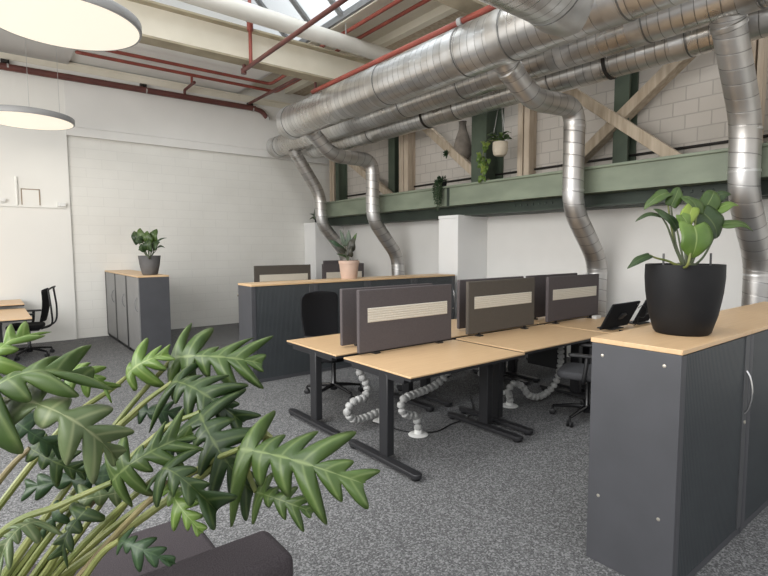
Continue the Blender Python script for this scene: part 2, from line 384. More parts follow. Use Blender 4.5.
# glazing slope with dark bars
gx0, gz0, gx1, gz1 = 4.62, 5.27, 1.41, 8.2
struct('window_1', MB().add([(gx0, 1.0, gz0), (gx0, 9.2, gz0), (gx1, 9.2, gz1), (gx1, 1.0, gz1)], [(0, 1, 2, 3)]), 'roof_glass', 'sloping roof glazing over the middle of the room', 'window', flat=True)
struct('trim_4', MB().bar((gx0, 1.0, gz0), (gx0, 9.2, gz0), .05, .05), 'bar_grey', 'dark bottom rail of the roof glazing', 'trim')
y = 2.2; k = 5
while y < 9.2:
    struct('trim_%d' % k, MB().bar((gx0, y, gz0 - .02), (gx1, y, gz1 - .02), .028, .05, (0, 1, 0)), 'bar_grey', 'dark glazing bar of the sloping roof window', 'trim')
    y += .78; k += 1
def i_beam(name, y, z0, z1, x0, x1, label):
    w = .13; t = .028
    mb = MB().prism([(y - w, z0), (y + w, z0), (y + w, z0 + t), (y + .012, z0 + t), (y + .012, z1 - t), (y + w, z1 - t), (y + w, z1), (y - w, z1), (y - w, z1 - t), (y - .012, z1 - t), (y - .012, z0 + t), (y - w, z0 + t)], 'x', x0, x1)
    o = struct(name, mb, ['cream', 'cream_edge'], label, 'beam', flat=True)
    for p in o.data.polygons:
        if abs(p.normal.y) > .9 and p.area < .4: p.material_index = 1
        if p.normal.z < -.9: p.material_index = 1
    return o
i_beam('roof_beam', 7.36, 4.40, 4.87, -3.2, 7.0, 'cream steel roof beam crossing behind the white pipe')
i_beam('roof_beam', 4.22, 4.45, 4.90, 1.5, 7.0, 'cream steel roof beam nearer the duct junction')
# green girder on the right wall, recessed riveted plate below, columns above
g = MB().prism([(6.34, 2.40), (6.62, 2.40), (6.62, 2.74), (6.30, 2.74), (6.30, 2.705), (6.34, 2.705)], 'y', -2.5, 10.55)
struct('green_girder', g, 'green_steel', 'pale green painted steel girder along the right wall', 'beam', bevel=.006)
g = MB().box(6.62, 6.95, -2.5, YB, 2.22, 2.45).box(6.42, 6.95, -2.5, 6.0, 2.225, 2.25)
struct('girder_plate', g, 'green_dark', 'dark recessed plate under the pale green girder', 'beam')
for yy, nm in ((6.30, 'second from the corner pillar'), (8.62, 'behind the curved downpipe')):
    struct('girder_stiffener', MB().box(6.325, 6.345, yy - .025, yy + .025, 2.40, 2.71), 'green_dark', 'dark joint strip on the green girder, ' + nm, 'joint strip')
for y0 in (4.45, 2.35):
    for i in range(7):
        struct('rivet', MB().lathe([(0, 6.60), (.014, 6.604), (.018, 6.62), (.018, 6.63)], (0, y0 + .11 * i, 2.34), 8, 'x'), 'rivet_dark', 'dark round rivet on the recessed girder plate', 'rivet')['group'] = 'rivets on the girder plate'
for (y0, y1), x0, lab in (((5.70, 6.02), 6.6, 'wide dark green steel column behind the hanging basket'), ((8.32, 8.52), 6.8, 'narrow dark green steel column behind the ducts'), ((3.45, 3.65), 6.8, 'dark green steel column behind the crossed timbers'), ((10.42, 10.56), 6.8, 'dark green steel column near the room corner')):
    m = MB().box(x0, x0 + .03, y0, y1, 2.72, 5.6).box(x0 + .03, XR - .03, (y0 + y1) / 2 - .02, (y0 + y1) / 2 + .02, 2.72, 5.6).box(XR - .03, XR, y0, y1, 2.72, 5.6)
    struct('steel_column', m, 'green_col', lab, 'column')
for (y0, y1), lab in (((5.02, 5.24), 'pale upright timber post right of the hanging basket'), ((7.92, 8.20), 'pale upright timber post behind the ducts'), ((10.66, 10.86), 'pale upright timber post near the room corner'), ((1.98, 2.12), 'upright timber post behind the right downpipe')):
    mid = (y0 + y1) / 2
    m = MB().box(6.82, 6.93, y0, mid - .012, 2.72, 5.6).box(6.82, 6.93, mid + .012, y1, 2.72, 5.6).box(6.93, XR, y0 + .03, y1 - .03, 2.72, 5.6)
    struct('timber_post', m, 'timber_pale', lab, 'post')
for p, q, x, lab in (((7.95, 4.47), (5.86, 2.82), 6.72, 'diagonal timber brace left of the hanging basket'), ((5.0, 4.50), (2.72, 2.72), 6.62, 'diagonal timber brace falling toward the right downpipe'), ((4.32, 2.80), (2.3, 4.36), 6.76, 'diagonal timber brace rising toward the right downpipe'), ((10.2, 3.86), (8.3, 2.74), 6.72, 'short diagonal timber brace behind the curved downpipe')):
    m = MB().bar((x, p[0], p[1]), (x, q[0], q[1]), .07, .045, (1, 0, 0)).bar((x + .10, p[0], p[1] - .02), (x + .10, q[0], q[1] - .02), .05, .045, (1, 0, 0))
    struct('timber_brace', m, 'timber', lab, 'brace', bevel=.006)
struct('conduit', MB().tube([(7.02, -2.5, 2.93), (7.02, 10.4, 2.93)], .018, 8), 'dark_strap', 'dark cable conduit along the block wall above the girder', 'conduit')
# white boxed pillars under the girder
for y0, y1, x0, zt, lab in ((6.04, 6.50, 6.31, 2.235, 'white boxed pillar under the girder behind the desks'), (10.60, YB, 6.24, 2.29, 'white boxed pillar in the room corner')):
    m = MB().box(x0, XR, y0, y1, 0, zt - .05).box(x0 - .012, XR, y0 - .012, y1, zt - .05, zt)
    struct('pillar', m, 'pillar_paint', lab, 'pillar', bevel=.004)
# wall fittings on the plastered section
tag(MB().box(1.17, 1.26, YB - .12, YB - .05, 2.46, 2.53).box(1.13, 1.17, YB - .10, YB - .05, 2.46, 2.54).build('junction_box', 'box_white', bevel=.006), 'small white junction box at the end of the wall ledge', 'junction box')
tag(MB().box(.30, .37, YB - .11, YB - .05, 2.50, 2.56).box(.305, .365, YB - .115, YB - .11, 2.505, 2.53).build('sensor_box', 'box_white', bevel=.004), 'small white sensor box on the plastered wall, leftmost fitting', 'sensor')
tag(MB().tube([(.535, YB - .065, 2.46), (.535, YB - .065, 2.95)], .022, 10).build('wall_conduit', 'conduit_white'), 'short upright white conduit on the plastered wall', 'conduit')
t = thing('wall_hatch', (.73, YB - .05, 2.47), 'square wall hatch outlined in brown on the plastered wall', 'hatch')
MB().box(.61, .86, YB - .056, YB - .05, 2.47, 2.74).build('hatch_panel', 'plaster_panel', t)
MB().box(.595, .612, YB - .062, YB - .05, 2.47, 2.75).box(.858, .875, YB - .062, YB - .05, 2.47, 2.755).box(.595, .875, YB - .062, YB - .05, 2.735, 2.752).build('hatch_frame', 'hatch_brown', t)

# ---------------------------------------------------------------- ventilation ducts
def ring(mb, c, r, axis='y', w=.007, h=.005):
    return mb.lathe([(r - .002, -w), (r + h, -w), (r + h, w), (r - .002, w)], c, 40, axis, closed=True)
def main_duct(x, z, r, y1, y0, collars, label):
    t = thing('ventilation_duct', (x, y1, z), label, 'duct')
    n = 40
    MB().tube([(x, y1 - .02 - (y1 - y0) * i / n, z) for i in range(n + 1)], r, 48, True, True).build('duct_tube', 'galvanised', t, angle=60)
    MB().lathe([(0, .012), (r * .55, .008), (r - .025, .0), (r + .008, -.01), (r + .008, -.10), (r - .002, -.10)], (x, y1, z), 48, 'y').build('end_cap', 'galv_plain', t, angle=40)
    for yc in collars:
        ring(MB(), (x, yc, z), r, 'y').build('collar', 'duct_seam', t)
        m = MB(); m.lathe([(r - .001, .018), (r + .004, .02), (r + .004, .16), (r - .001, .165)], (x, yc, z), 48, 'y', closed=True).build('sleeve', 'galv_plain', t)
    return t
main_duct(4.47, 3.917, .277, 8.42, -1.5, (8.22, 5.6, 4.15, 3.50, 2.3), 'widest galvanised spiral duct, nearest the room, ending above the cabinets')
main_duct(5.40, 3.97, .222, 10.88, -1.5, (10.6, 6.3, 5.05, 4.3, 2.55, 1.6), 'middle galvanised spiral duct, ending close to the back wall')
main_duct(6.02, 3.90, .20, 10.25, -1.5, (8.0, 5.75, 4.05, 2.4), 'narrowest galvanised spiral duct, nearest the block wall')
# branch duct meeting the widest duct
t = thing('duct_branch', (4.47, 2.78, 4.0), 'large galvanised branch duct joining the widest duct from the left', 'duct')
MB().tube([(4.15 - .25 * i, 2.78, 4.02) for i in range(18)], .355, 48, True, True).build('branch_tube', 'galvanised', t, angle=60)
ring(MB(), (4.06, 2.78, 4.02), .355, 'x').build('collar', 'duct_seam', t)
ring(MB(), (3.0, 2.78, 4.02), .355, 'x').build('collar', 'duct_seam', t)
rows = []
for i in range(9):
    s = i / 8; row = []
    for k in range(49):
        a = 2 * math.pi * k / 48
        p = V((4.06, 2.78 + .358 * math.cos(a), 4.02 + .358 * math.sin(a)))
        q = V((4.40, 2.78 + .40 * math.cos(a), 3.93 + .285 * math.sin(a)))
        row.append(p.lerp(q, s))
    rows.append(row)
MB().grid(rows).build('saddle', 'galv_plain', t, angle=60)

def downpipe(y, prof, r, label, bands):
    p0 = prof[0]
    t = thing('duct_downpipe', (6.71, y, 0), label, 'duct')
    path = roundpath([(x, y, z) for x, z in prof], .24, 7)
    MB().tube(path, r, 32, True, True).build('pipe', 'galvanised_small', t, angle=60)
    d = (V((prof[1][0], y, prof[1][1])) - V((p0[0], y, p0[1]))).normalized()
    a = V((p0[0], y, p0[1]))
    MB().tube([a + d * .12, a + d * .13, a + d * .17, a + d * .18], [r, r + .012, r + .012, r], 32).build('collar', 'galv_plain', t, angle=50)
    for i, (bx, bz) in enumerate(bands):
        MB().lathe([(r - .002, -.012), (r + .006, -.012), (r + .006, .012), (r - .002, .012)], (bx, y, bz), 32, 'z', closed=True).build('band', 'galv_plain', t)
    MB().lathe([(r, 0), (r + .03, 0), (r + .03, .03), (r, .03)], (6.71, y, 0), 32, 'z', closed=True).build('floor_flange', 'galv_plain', t)
    return t
P1 = [(4.62, 3.76), (5.13, 3.42), (6.06, 3.47), (6.06, 2.20), (6.71, 1.50), (6.71, 0)]
downpipe(3.77, P1, .131, 'galvanised downpipe behind the third desk screen, from the widest duct', [(6.06, 3.22), (6.06, 2.42), (6.71, 1.33)])
P2 = [(4.64, 3.84), (5.13, 3.38), (6.07, 3.38), (6.07, 2.24), (6.71, 1.50), (6.71, 0)]
downpipe(8.10, P2, .131, 'curved galvanised downpipe beside the terracotta pot, from the widest duct', [(6.07, 3.12), (6.07, 2.40), (6.71, 1.33)])
P3 = [(5.46, 3.86), (6.12, 2.95), (6.14, 2.22), (6.73, 1.55), (6.73, 0)]
downpipe(1.90, P3, .14, 'galvanised downpipe behind the big black plant pot', [(6.12, 2.86), (6.14, 2.45), (6.73, 1.38)])
P4 = [(5.38, 3.80), (6.05, 2.86), (6.06, 2.24), (6.71, 1.55), (6.71, 0)]
downpipe(10.02, P4, .131, 'straight slanting galvanised downpipe next to the corner pillar', [(6.05, 2.72), (6.06, 2.42)])
# dark hanger straps on the narrow duct
for y in (3.28, 6.45):
    t = thing('pipe_strap', (5.8, y, 3.7), 'dark hanger strap round the narrow duct, %s' % ('near the crossed timbers' if y < 4 else 'left of the grey hanging vase'), 'strap')
    MB().lathe([(.2, -.02), (.212, -.02), (.212, .02), (.2, .02)], (6.02, y, 3.90), 40, 'y', closed=True).build('strap_ring', 'dark_strap', t)
    MB().bar((5.82, y, 3.93), (5.72, y, 4.62), .02, .012, (0, 1, 0)).build('hanger_rod', 'dark_strap', t)
# ---------------------------------------------------------------- pipes
t = thing('white_pipe', (1, 6.95, 4.95), 'thick cream pipe slung in front of the roof beam', 'pipe')
MB().tube([(1.0, 6.95, 4.99), (5.85, 6.95, 4.885)], .118, 24).build('pipe', 'white_pipe', t, angle=60)
for x in (2.6, 4.7): MB().tube([(x, 6.95, 5.0), (x, 6.95, 5.3)], .01, 8).build('hanger_rod', 'wire', t)
t = thing('sprinkler_main', (0, 10.93, 4.78), 'dark red sprinkler main along the top of the back wall', 'pipe')
MB().tube([(-3.2, 10.93, 4.735), (4.95, 10.93, 4.775)], .058, 16).build('pipe', 'dark_red_pipe', t, angle=60)
MB().tube(roundpath([(4.9, 10.93, 4.775), (5.12, 10.93, 4.74), (5.22, 10.93, 4.62)], .08), [.05] * 9, 14).build('elbow', 'dark_red_pipe', t)
MB().lathe([(0, -.03), (.035, -.03), (.035, .03), (.015, .04), (.015, .08), (0, .08)], (5.24, 10.9, 4.60), 12).build('valve', 'wire', t)
for x in (.48, 2.66, 4.86):
    b = MB().box(x - .06, x + .06, 10.99, 11.05, 4.80, 4.90).box(x - .03, x + .03, 10.9, 11.0, 4.825, 4.86).build('bracket', 'dark_strap', t)
    MB().lathe([(.052, -.012), (.060, -.012), (.060, .012), (.052, .012)], (x + .03, 10.93, 4.76), 16, 'x', closed=True).build('clamp', 'wire', b) 
t = thing('red_pipe', (1.5, 10.05, 4.98), 'thin red pipe turning under the white ceiling, the inner of a pair', 'pipe', 'pair of thin red pipes')
MB().tube(roundpath([(1.52, 9.72, 4.97), (4.74, 9.72, 4.97), (4.74, 8.4, 4.99), (4.74, 7.8, 5.11), (4.74, 1.5, 5.11)], .12), .030, 12).build('pipe', 'red_pipe', t, angle=60)
t = thing('red_pipe', (1.5, 10.25, 4.98), 'thin red pipe turning under the white ceiling, the outer of a pair', 'pipe', 'pair of thin red pipes')
MB().tube(roundpath([(1.46, 10.35, 5.04), (1.46, 10.22, 5.0), (5.10, 10.22, 5.0), (5.10, 8.4, 5.0), (5.10, 7.8, 5.15), (5.10, 1.5, 5.15)], .12), .030, 12).build('pipe', 'red_pipe', t, angle=60)
t = thing('red_branch_pipe', (3.1, 7.3, 4.3), 'thin red branch pipe passing under the roof beam on a drop', 'pipe')
MB().tube([(3.2, 7.45, 4.32), (3.2, 3.4, 4.36)], .030, 12).build('pipe', 'dark_red_pipe', t, angle=60)
MB().tube([(3.2, 7.18, 4.33), (3.2, 7.18, 5.4)], .026, 12).build('drop', 'red_pipe', t, angle=60)
MB().lathe([(0, -.06), (.045, -.06), (.045, .06), (0, .06)], (3.2, 7.18, 4.86), 12).build('coupling', 'red_pipe', t)
MB().tube([(3.2, 7.42, 4.32), (3.2, 7.42, 4.395)], .026, 12).lathe([(0, -.04), (.04, -.04), (.04, .03), (0, .03)], (3.2, 7.44, 4.31), 12).build('tee', 'dark_red_pipe', t)
t = thing('red_cross_pipe', (3.3, 10.9, 4.9), 'thin red pipe from the wall main toward the roof beam', 'pipe')
MB().tube(roundpath([(3.42, 10.92, 4.79), (3.42, 10.92, 4.90), (3.42, 10.30, 4.90)], .05), .028, 12).build('pipe', 'dark_red_pipe', t, angle=60)
MB().tube([(3.42, 10.45, 4.92), (3.42, 10.45, 5.08)], .024, 10).build('drop', 'red_pipe', t, angle=60)
t = thing('red_duct_pipe', (4.46, 7.6, 4.272), 'red pipe running along the top of the widest duct', 'pipe')
MB().tube([(4.46, 7.6, 4.272), (4.46, 3.3, 4.272)], .034, 12).build('pipe', 'red_pipe', t, angle=60)
MB().lathe([(0, -.03), (.05, -.03), (.05, .03), (0, .03)], (4.46, 4.25, 4.272), 12, 'y').build('coupling', 'wire', t)
MB().tube([(4.46, 7.5, 4.272), (4.46, 7.5, 4.42)], .02, 10).build('hanger', 'dark_red_pipe', t)
t = thing('red_return_pipe', (4.0, 10.9, 4.75), 'thin red pipe running from the wall elbow toward the roof beam', 'pipe')
MB().tube([(4.80, 10.9, 4.86), (4.80, 7.52, 4.83)], .030, 12).build('pipe', 'dark_red_pipe', t, angle=60)

# ---------------------------------------------------------------- pendant lamps
def lamp(y, label):
    t = thing('pendant_lamp', (.65, y, 3.6), label, 'lamp', 'round pendant lamps')
    c = (.65, y, 3.6)
    MB().lathe([(.585, 0), (.60, 0), (.606, .01), (.606, .075), (.598, .085), (.0, .09), (0, .07), (.585, .065)], c, 64, closed=True).build('housing', 'lamp_rim', t, angle=40)
    MB().lathe([(0, .004), (.40, .003), (.584, .001), (.584, .012), (0, .012)], c, 64).build('diffuser', 'lamp_glow', t)
    for k in range(3):
        a = 2 * math.pi * k / 3 + .5
        MB().tube([(.65 + .5 * math.cos(a), y + .5 * math.sin(a), 3.68), (.65 + .5 * math.cos(a), y + .5 * math.sin(a), 5.02)], .003, 6).build('suspension_wire', 'wire', t)
lamp(5.24, 'large round white pendant lamp nearer the camera')
lamp(9.47, 'round white pendant lamp near the plastered back wall')
# ---------------------------------------------------------------- cabinets
def bow(p, q, out, n=9):
    p, q, out = V(p), V(q), V(out); return [p.lerp(q, k / n) + out * math.sin(math.pi * k / n) ** .6 for k in range(n + 1)]
def tambour_cabinet(x0, x1, yf, yb, H, label, group, endcaps=False):
    # unit with its ribbed sliding front on the -Y side
    t = thing('tambour_cabinet', ((x0 + x1) / 2, (yf + yb) / 2, 0), label, 'cabinet', group)
    g = .002
    w = .018
    MB().box(x0 + g, x0 + w, yf, yb, .0, H - .026).build('side_panel', 'cabinet_grey', t, bevel=.002)
    MB().box(x1 - w, x1 - g, yf, yb, .0, H - .026).build('side_panel', 'cabinet_grey', t, bevel=.002)
    MB().box(x0 + w, x1 - w, yb - .015, yb, .03, H - .026).build('back_panel', 'cabinet_grey', t)
    MB().box(x0 + g, x1 - g, yf - .004, yb + .008, H - .025, H).build('top', ['oak'], t, bevel=.003)
    MB().box(x0 + w, x1 - w, yf + .004, yb - .02, .005, .045).build('plinth', 'cabinet_grey', t)
    MB().box(x0 + w, x0 + .06, yf, yf + .02, .045, H - .03).build('stile', 'cabinet_grey', t, bevel=.002)
    # ribbed tambour curtain: one continuous zigzag sheet with a closed back
    a, b = x0 + .06, x1 - .075; n = int((b - a) / .018); f = []
    for k in range(n):
        xa = a + (b - a) * k / n; xb = a + (b - a) * (k + 1) / n
        f += [(xa, yf + .0065), (xa + .003, yf + .004), (xb - .003, yf + .004)]
    f += [(b, yf + .010), (b, yf + .016), (a, yf + .016)]
    d = MB().prism(f, 'z', .047, H - .032).build('tambour_door', 'tambour', t, flat=True)
    MB().box(b, x1 - w, yf - .002, yf + .02, .045, H - .03).build('edge_stile', 'door_edge', t, bevel=.002)
    hx = b + .03
    MB().tube(bow((hx, yf, .735), (hx, yf, .985), (0, -.032, 0)), .006, 8).build('handle', 'chrome', t)
    MB().lathe([(0, -.006), (.011, -.005), (.011, .003), (0, .003)], (hx, yf - .002, .685), 12, 'y').build('lock', 'steel_cap', t)
    if endcaps:
        for yy in (yf + .075, yb - .06):
            for z in (1.13, .37):
                MB().lathe([(0, -.003), (.008, -.002), (.010, .002), (0, .002)], (x0 + g, yy, z), 12, 'x').build('screw_cap', 'steel_cap', t)
    return t
new_mat('door_edge', (.062, .064, .068), .5)
W = .93
for i, lab in enumerate(('dark grey tambour cabinet carrying the big black plant pot', 'dark grey tambour cabinet right of the potted one, running out of view', 'dark grey tambour cabinet at the far right end, out of view')[:2]):
    tambour_cabinet(2.53 + W * i, 2.53 + W * (i + 1), .995, 1.44, 1.218, lab, 'tambour cabinets on the right', i == 0)
tambour_cabinet(2.53 + W * 2, 2.53 + W * 3, .995, 1.44, 1.218, 'dark grey tambour cabinet behind the pot toward the downpipe', 'tambour cabinets on the right')
labs = ('leftmost dark grey tambour cabinet of the long row behind the desks', 'dark grey tambour cabinet behind the black chair back', 'dark grey tambour cabinet carrying the terracotta pot', 'dark grey tambour cabinet in front of the white pillar')
labs = ('dark grey tambour cabinet at the near left end of the long row', 'dark grey tambour cabinet with the terracotta pot at its right end', 'dark grey tambour cabinet behind the first desk screen', 'dark grey tambour cabinet at the pillar end of the long row')
for i in range(4):
    tambour_cabinet(2.585 + .894 * i, 2.585 + .894 * (i + 1), 5.956, 6.365, 1.245, labs[i], 'tambour cabinets behind the desks')
# hinged door cabinets against the back wall, doors facing -X
def door_cabinet(y0, y1, label):
    x0, x1, H = 1.85, 2.31, 1.275
    t = thing('door_cabinet', ((x0 + x1) / 2, (y0 + y1) / 2, 0), label, 'cabinet', 'grey door cabinets by the back wall')
    MB().box(x0 + .02, x1, y0 + .002, y0 + .02, 0, H - .026).build('side_panel', 'cabinet_grey', t, bevel=.002)
    MB().box(x0 + .02, x1, y1 - .02, y1 - .002, 0, H - .026).build('side_panel', 'cabinet_grey', t, bevel=.002)
    MB().box(x1 - .015, x1, y0 + .02, y1 - .02, .03, H - .026).build('back_panel', 'cabinet_grey', t)
    MB().box(x0 + .03, x1 - .02, y0 + .02, y1 - .02, .0, .06).build('plinth', 'cabinet_dark', t)
    MB().box(x0, x1, y0 + .002, y1 - .002, H - .025, H).build('top', 'oak', t, bevel=.003)
    MB().box(x0 + .003, x0 + .02, y1 - .12, y1 - .004, .03, H - .03).build('stile', 'cabinet_dark', t)
    d = MB().box(x0, x0 + .02, y0 + .004, y1 - .12, .07, H - .03).build('door', 'door_grey', t, bevel=.003)
    MB().tube(bow((x0, y0 + .09, .72), (x0, y0 + .09, .94), (-.035, 0, 0)), .006, 8).build('handle', 'bar_grey', d)
for i, lab in enumerate(('grey door cabinet nearest the camera with the grey plant pot', 'middle grey door cabinet of the row by the back wall', 'grey door cabinet touching the white brick back wall')):
    door_cabinet(8.45 + .885 * i, 8.45 + .885 * (i + 1), lab)

# ---------------------------------------------------------------- desks
def desk(x0, x1, y0, y1, label, group, flip=False, H=.75, li=.045, ri=.15, off=None, fl=.41):
    t = thing('office_desk', ((x0 + x1) / 2, (y0 + y1) / 2, 0), label, 'desk', group)
    MB().box(x0, x1, y0, y1, H - .014, H).build('desktop', 'oak', t, bevel=.003)
    MB().box(x0 + .003, x1 - .003, y0 + .003, y1 - .003, H - .036, H - .0145).build('edge_frame', 'black_steel', t)
    yc = (y0 + y1) / 2
    yf = (yc - .11 if not flip else yc - .05) if off is None else yc + off
    MB().box(x0 + li, x1 - ri, yf - .03, yf + .04, H - .095, H - .036).build('crossbar', 'black_steel', t, bevel=.004)
    for k, xl in enumerate((x0 + li, x1 - ri)):
        MB().box(xl - .035, xl + .035, yf - .045, yf + .065, .05, H - .036).build('leg', 'black_steel', t, bevel=.008)
        MB().box(xl - .03, xl + .03, y0 + .10, y1 - .10, H - .075, H - .0365).build('bracket', 'black_steel', t, bevel=.004)
        r = .038; o = []
        for cy, s in ((yf + fl, 1), (yf - fl, -1)):
            for a in range(7):
                th = math.pi * a / 6; o.append((xl - .05 + r * math.cos(th) * s, cy + r * math.sin(th) * s))
        MB().prism(o, 'z', .022, .055).build('foot', 'black_steel', t, bevel=.005)
        for cy in (yf + fl - .02, yf - fl + .02):
            MB().lathe([(0, 0), (.03, 0), (.034, .012), (.034, .021), (0, .021)], (xl - .05, cy, 0), 14).build('glide', 'black_plastic', t)
    return t
G1, G2 = 'oak topped desks on the near side of the screens', 'oak topped desks on the far side of the screens'
XS = ((2.42, 3.775), (3.845, 5.37), (5.41, 6.545))
NL = ('oak desk nearest the camera with grey cable snake under it', 'oak desk in the middle of the near row, behind the grey chair', 'oak desk at the wall end of the near row, holding the tilted monitors')
FL = ('oak desk on the far side of the first screen, in front of the black chair', 'oak desk on the far side of the second screen', 'oak desk on the far side of the third screen')
for i, (a, b) in enumerate(XS):
    desk(a, b, (2.78, 2.84, 2.84)[i], (3.665, 3.70, 3.70)[i], NL[i], G1, li=(.045, .02, .06)[i], ri=(.125, .12, .12)[i])
    desk(a, b, 3.785, 4.72, FL[i], G2, True)
def screen(x0, x1, y, label, group, fab='screen_fabric', z0=.772, z1=1.33, side=-1):
    t = thing('desk_screen', ((x0 + x1) / 2, y, z0), label, 'screen', group)
    h = .02
    MB().box(x0, x1, y - h, y + h, z0, z1).build('panel', fab, t, bevel=.008, segs=3)
    w = (x1 - x0)
    # ribbed cream band, one corrugated strip
    a, b = x0 + .082 * w, x1 - .06 * w; zs0 = z0 + (z1 - z0) * .475; zs1 = zs0 + .128; n = 6; f = []
    yo = y + side * (h + .001)
    for k in range(n):
        za = zs0 + (zs1 - zs0) * k / n; zb = zs0 + (zs1 - zs0) * (k + 1) / n
        f += [(yo, za), (yo + side * .004, za + .005), (yo + side * .004, zb - .005)]
    f += [(yo, zs1), (yo - side * .003, zs1), (yo - side * .003, zs0)]
    MB().prism(f, 'x', a, b).build('ribbed_band', 'screen_stripe', t, flat=True)
    for xx in (x0 + .17 * w, x1 - .14 * w):
        MB().box(xx - .03, xx + .03, y - .035, y + .035, .7505, .763).box(xx - .012, xx + .012, y - .01, y + .01, .763, z0 + .002).build('clamp', 'black_plastic', t)
G3 = 'fabric desk screens on the near desks'; G4 = 'fabric desk screens on the far desks'
screen(2.55, 3.69, 3.63, 'purplish grey fabric desk screen with cream band, nearest the camera', G3)
screen(3.945, 5.08, 3.64, 'brownish grey fabric desk screen with cream band in the middle of the row', G3, 'screen_fabric_brown', .785, 1.34)
screen(5.35, 6.50, 3.64, 'dark grey fabric desk screen with cream band nearest the wall downpipe', G3, 'screen_fabric', .785, 1.335)
screen(2.63, 3.80, 4.02, 'plain fabric screen behind the nearest purplish grey screen', G4, 'screen_fabric', .772, 1.312, 1)
screen(4.21, 5.38, 4.02, 'plain fabric screen behind the brownish grey middle screen', G4, 'screen_fabric', .772, 1.328, 1)
screen(5.46, 6.60, 4.02, 'plain fabric screen behind the screen nearest the wall downpipe', G4, 'screen_fabric', .772, 1.328, 1)
# desks and screens beyond the long cabinet
desk(4.05, 5.42, 8.33, 9.15, 'oak desk hidden behind the long cabinet row, left of two', 'desks beyond the cabinets', off=0, fl=.30)
desk(5.50, 6.50, 8.33, 9.15, 'oak desk hidden behind the long cabinet row, right of two', 'desks beyond the cabinets', off=0, fl=.30)
desk(4.05, 5.42, 9.2, 10.02, 'oak desk farthest behind the long cabinet row, on the left', 'desks beyond the cabinets', off=0, fl=.30)
desk(5.50, 6.50, 9.2, 9.85, 'oak desk farthest behind the long cabinet row, by the slanting downpipe', 'desks beyond the cabinets', off=0, fl=.30)
G5 = 'fabric desk screens beyond the long cabinets'
screen(4.0, 5.20, 9.05, 'dark fabric screen behind the long cabinets, left of the terracotta pot', G5, 'screen_fabric_brown', .785, 1.36)
screen(5.48, 6.52, 9.05, 'dark fabric screen partly hidden behind the terracotta pot', G5, 'screen_fabric', .785, 1.36)
screen(4.25, 5.36, 9.4, 'narrow edge of dark screen behind the left screen beyond the cabinets', G5, 'screen_fabric', .785, 1.325, 1)
screen(5.72, 6.62, 9.4, 'raised dark screen rising just above the screen behind the terracotta pot', G5, 'screen_fabric', .785, 1.42, 1)
# two desks at the far left
def left_desk(y0, y1, label, H=.75):
    t = desk(-.85, .50, y0, y1, label, 'oak desks by the plastered wall', H=H, ri=.36)
left_desk(8.47, 9.98, 'oak desk at the left edge, nearer of two by the plastered wall')
left_desk(10.0, 10.98, 'oak desk at the left edge touching the plastered wall', .815)

# ---------------------------------------------------------------- swivel chairs (local, facing +Y)
def star_base(t, rot=0.):
    for k in range(5):
        a = 2 * math.pi * k / 5 + rot; c, s = math.cos(a), math.sin(a)
        arm = MB().tube([(.03 * c, .03 * s, .125), (.15 * c, .15 * s, .115), (.325 * c, .325 * s, .088)], [.024, .020, .014], 10).build('base_arm', 'gloss_black', t)
        m = MB(); ax = V((-s, c, 0)); ctr = V((.33 * c, .33 * s, .028))
        for d in (-1, 1):
            m.tube([ctr + ax * .008 * d, ctr + ax * .012 * d, ctr + ax * .026 * d, ctr + ax * .03 * d], [.018, .028, .028, .018], 14)
        m.tube([ctr, ctr + V((0, 0, .06))], .012, 10)
        m.build('caster', 'black_plastic', arm)
    MB().lathe([(0, .07), (.04, .07), (.045, .10), (.032, .16), (.026, .17), (.026, .40), (.05, .41), (.05, .43), (0, .43)], (0, 0, 0), 20).build('column', 'gloss_black', t)
def pad(name, mat, w, d, z, th, t, off=0., rnd=.06, dip=.012):
    rows = []; n = 12
    o = []
    for cx, cy, a0 in ((w - rnd, d - rnd, 0), (-w + rnd, d - rnd, 90), (-w + rnd, -d + rnd, 180), (w - rnd, -d + rnd, 270)):
        for k in range(5):
            a = R(a0 + 90 * k / 4); o.append((cx + rnd * math.cos(a), cy + off + rnd * math.sin(a)))
    return MB().prism(o, 'z', z, z + th).build(name, mat, t, bevel=min(th * .42, .03), segs=4)
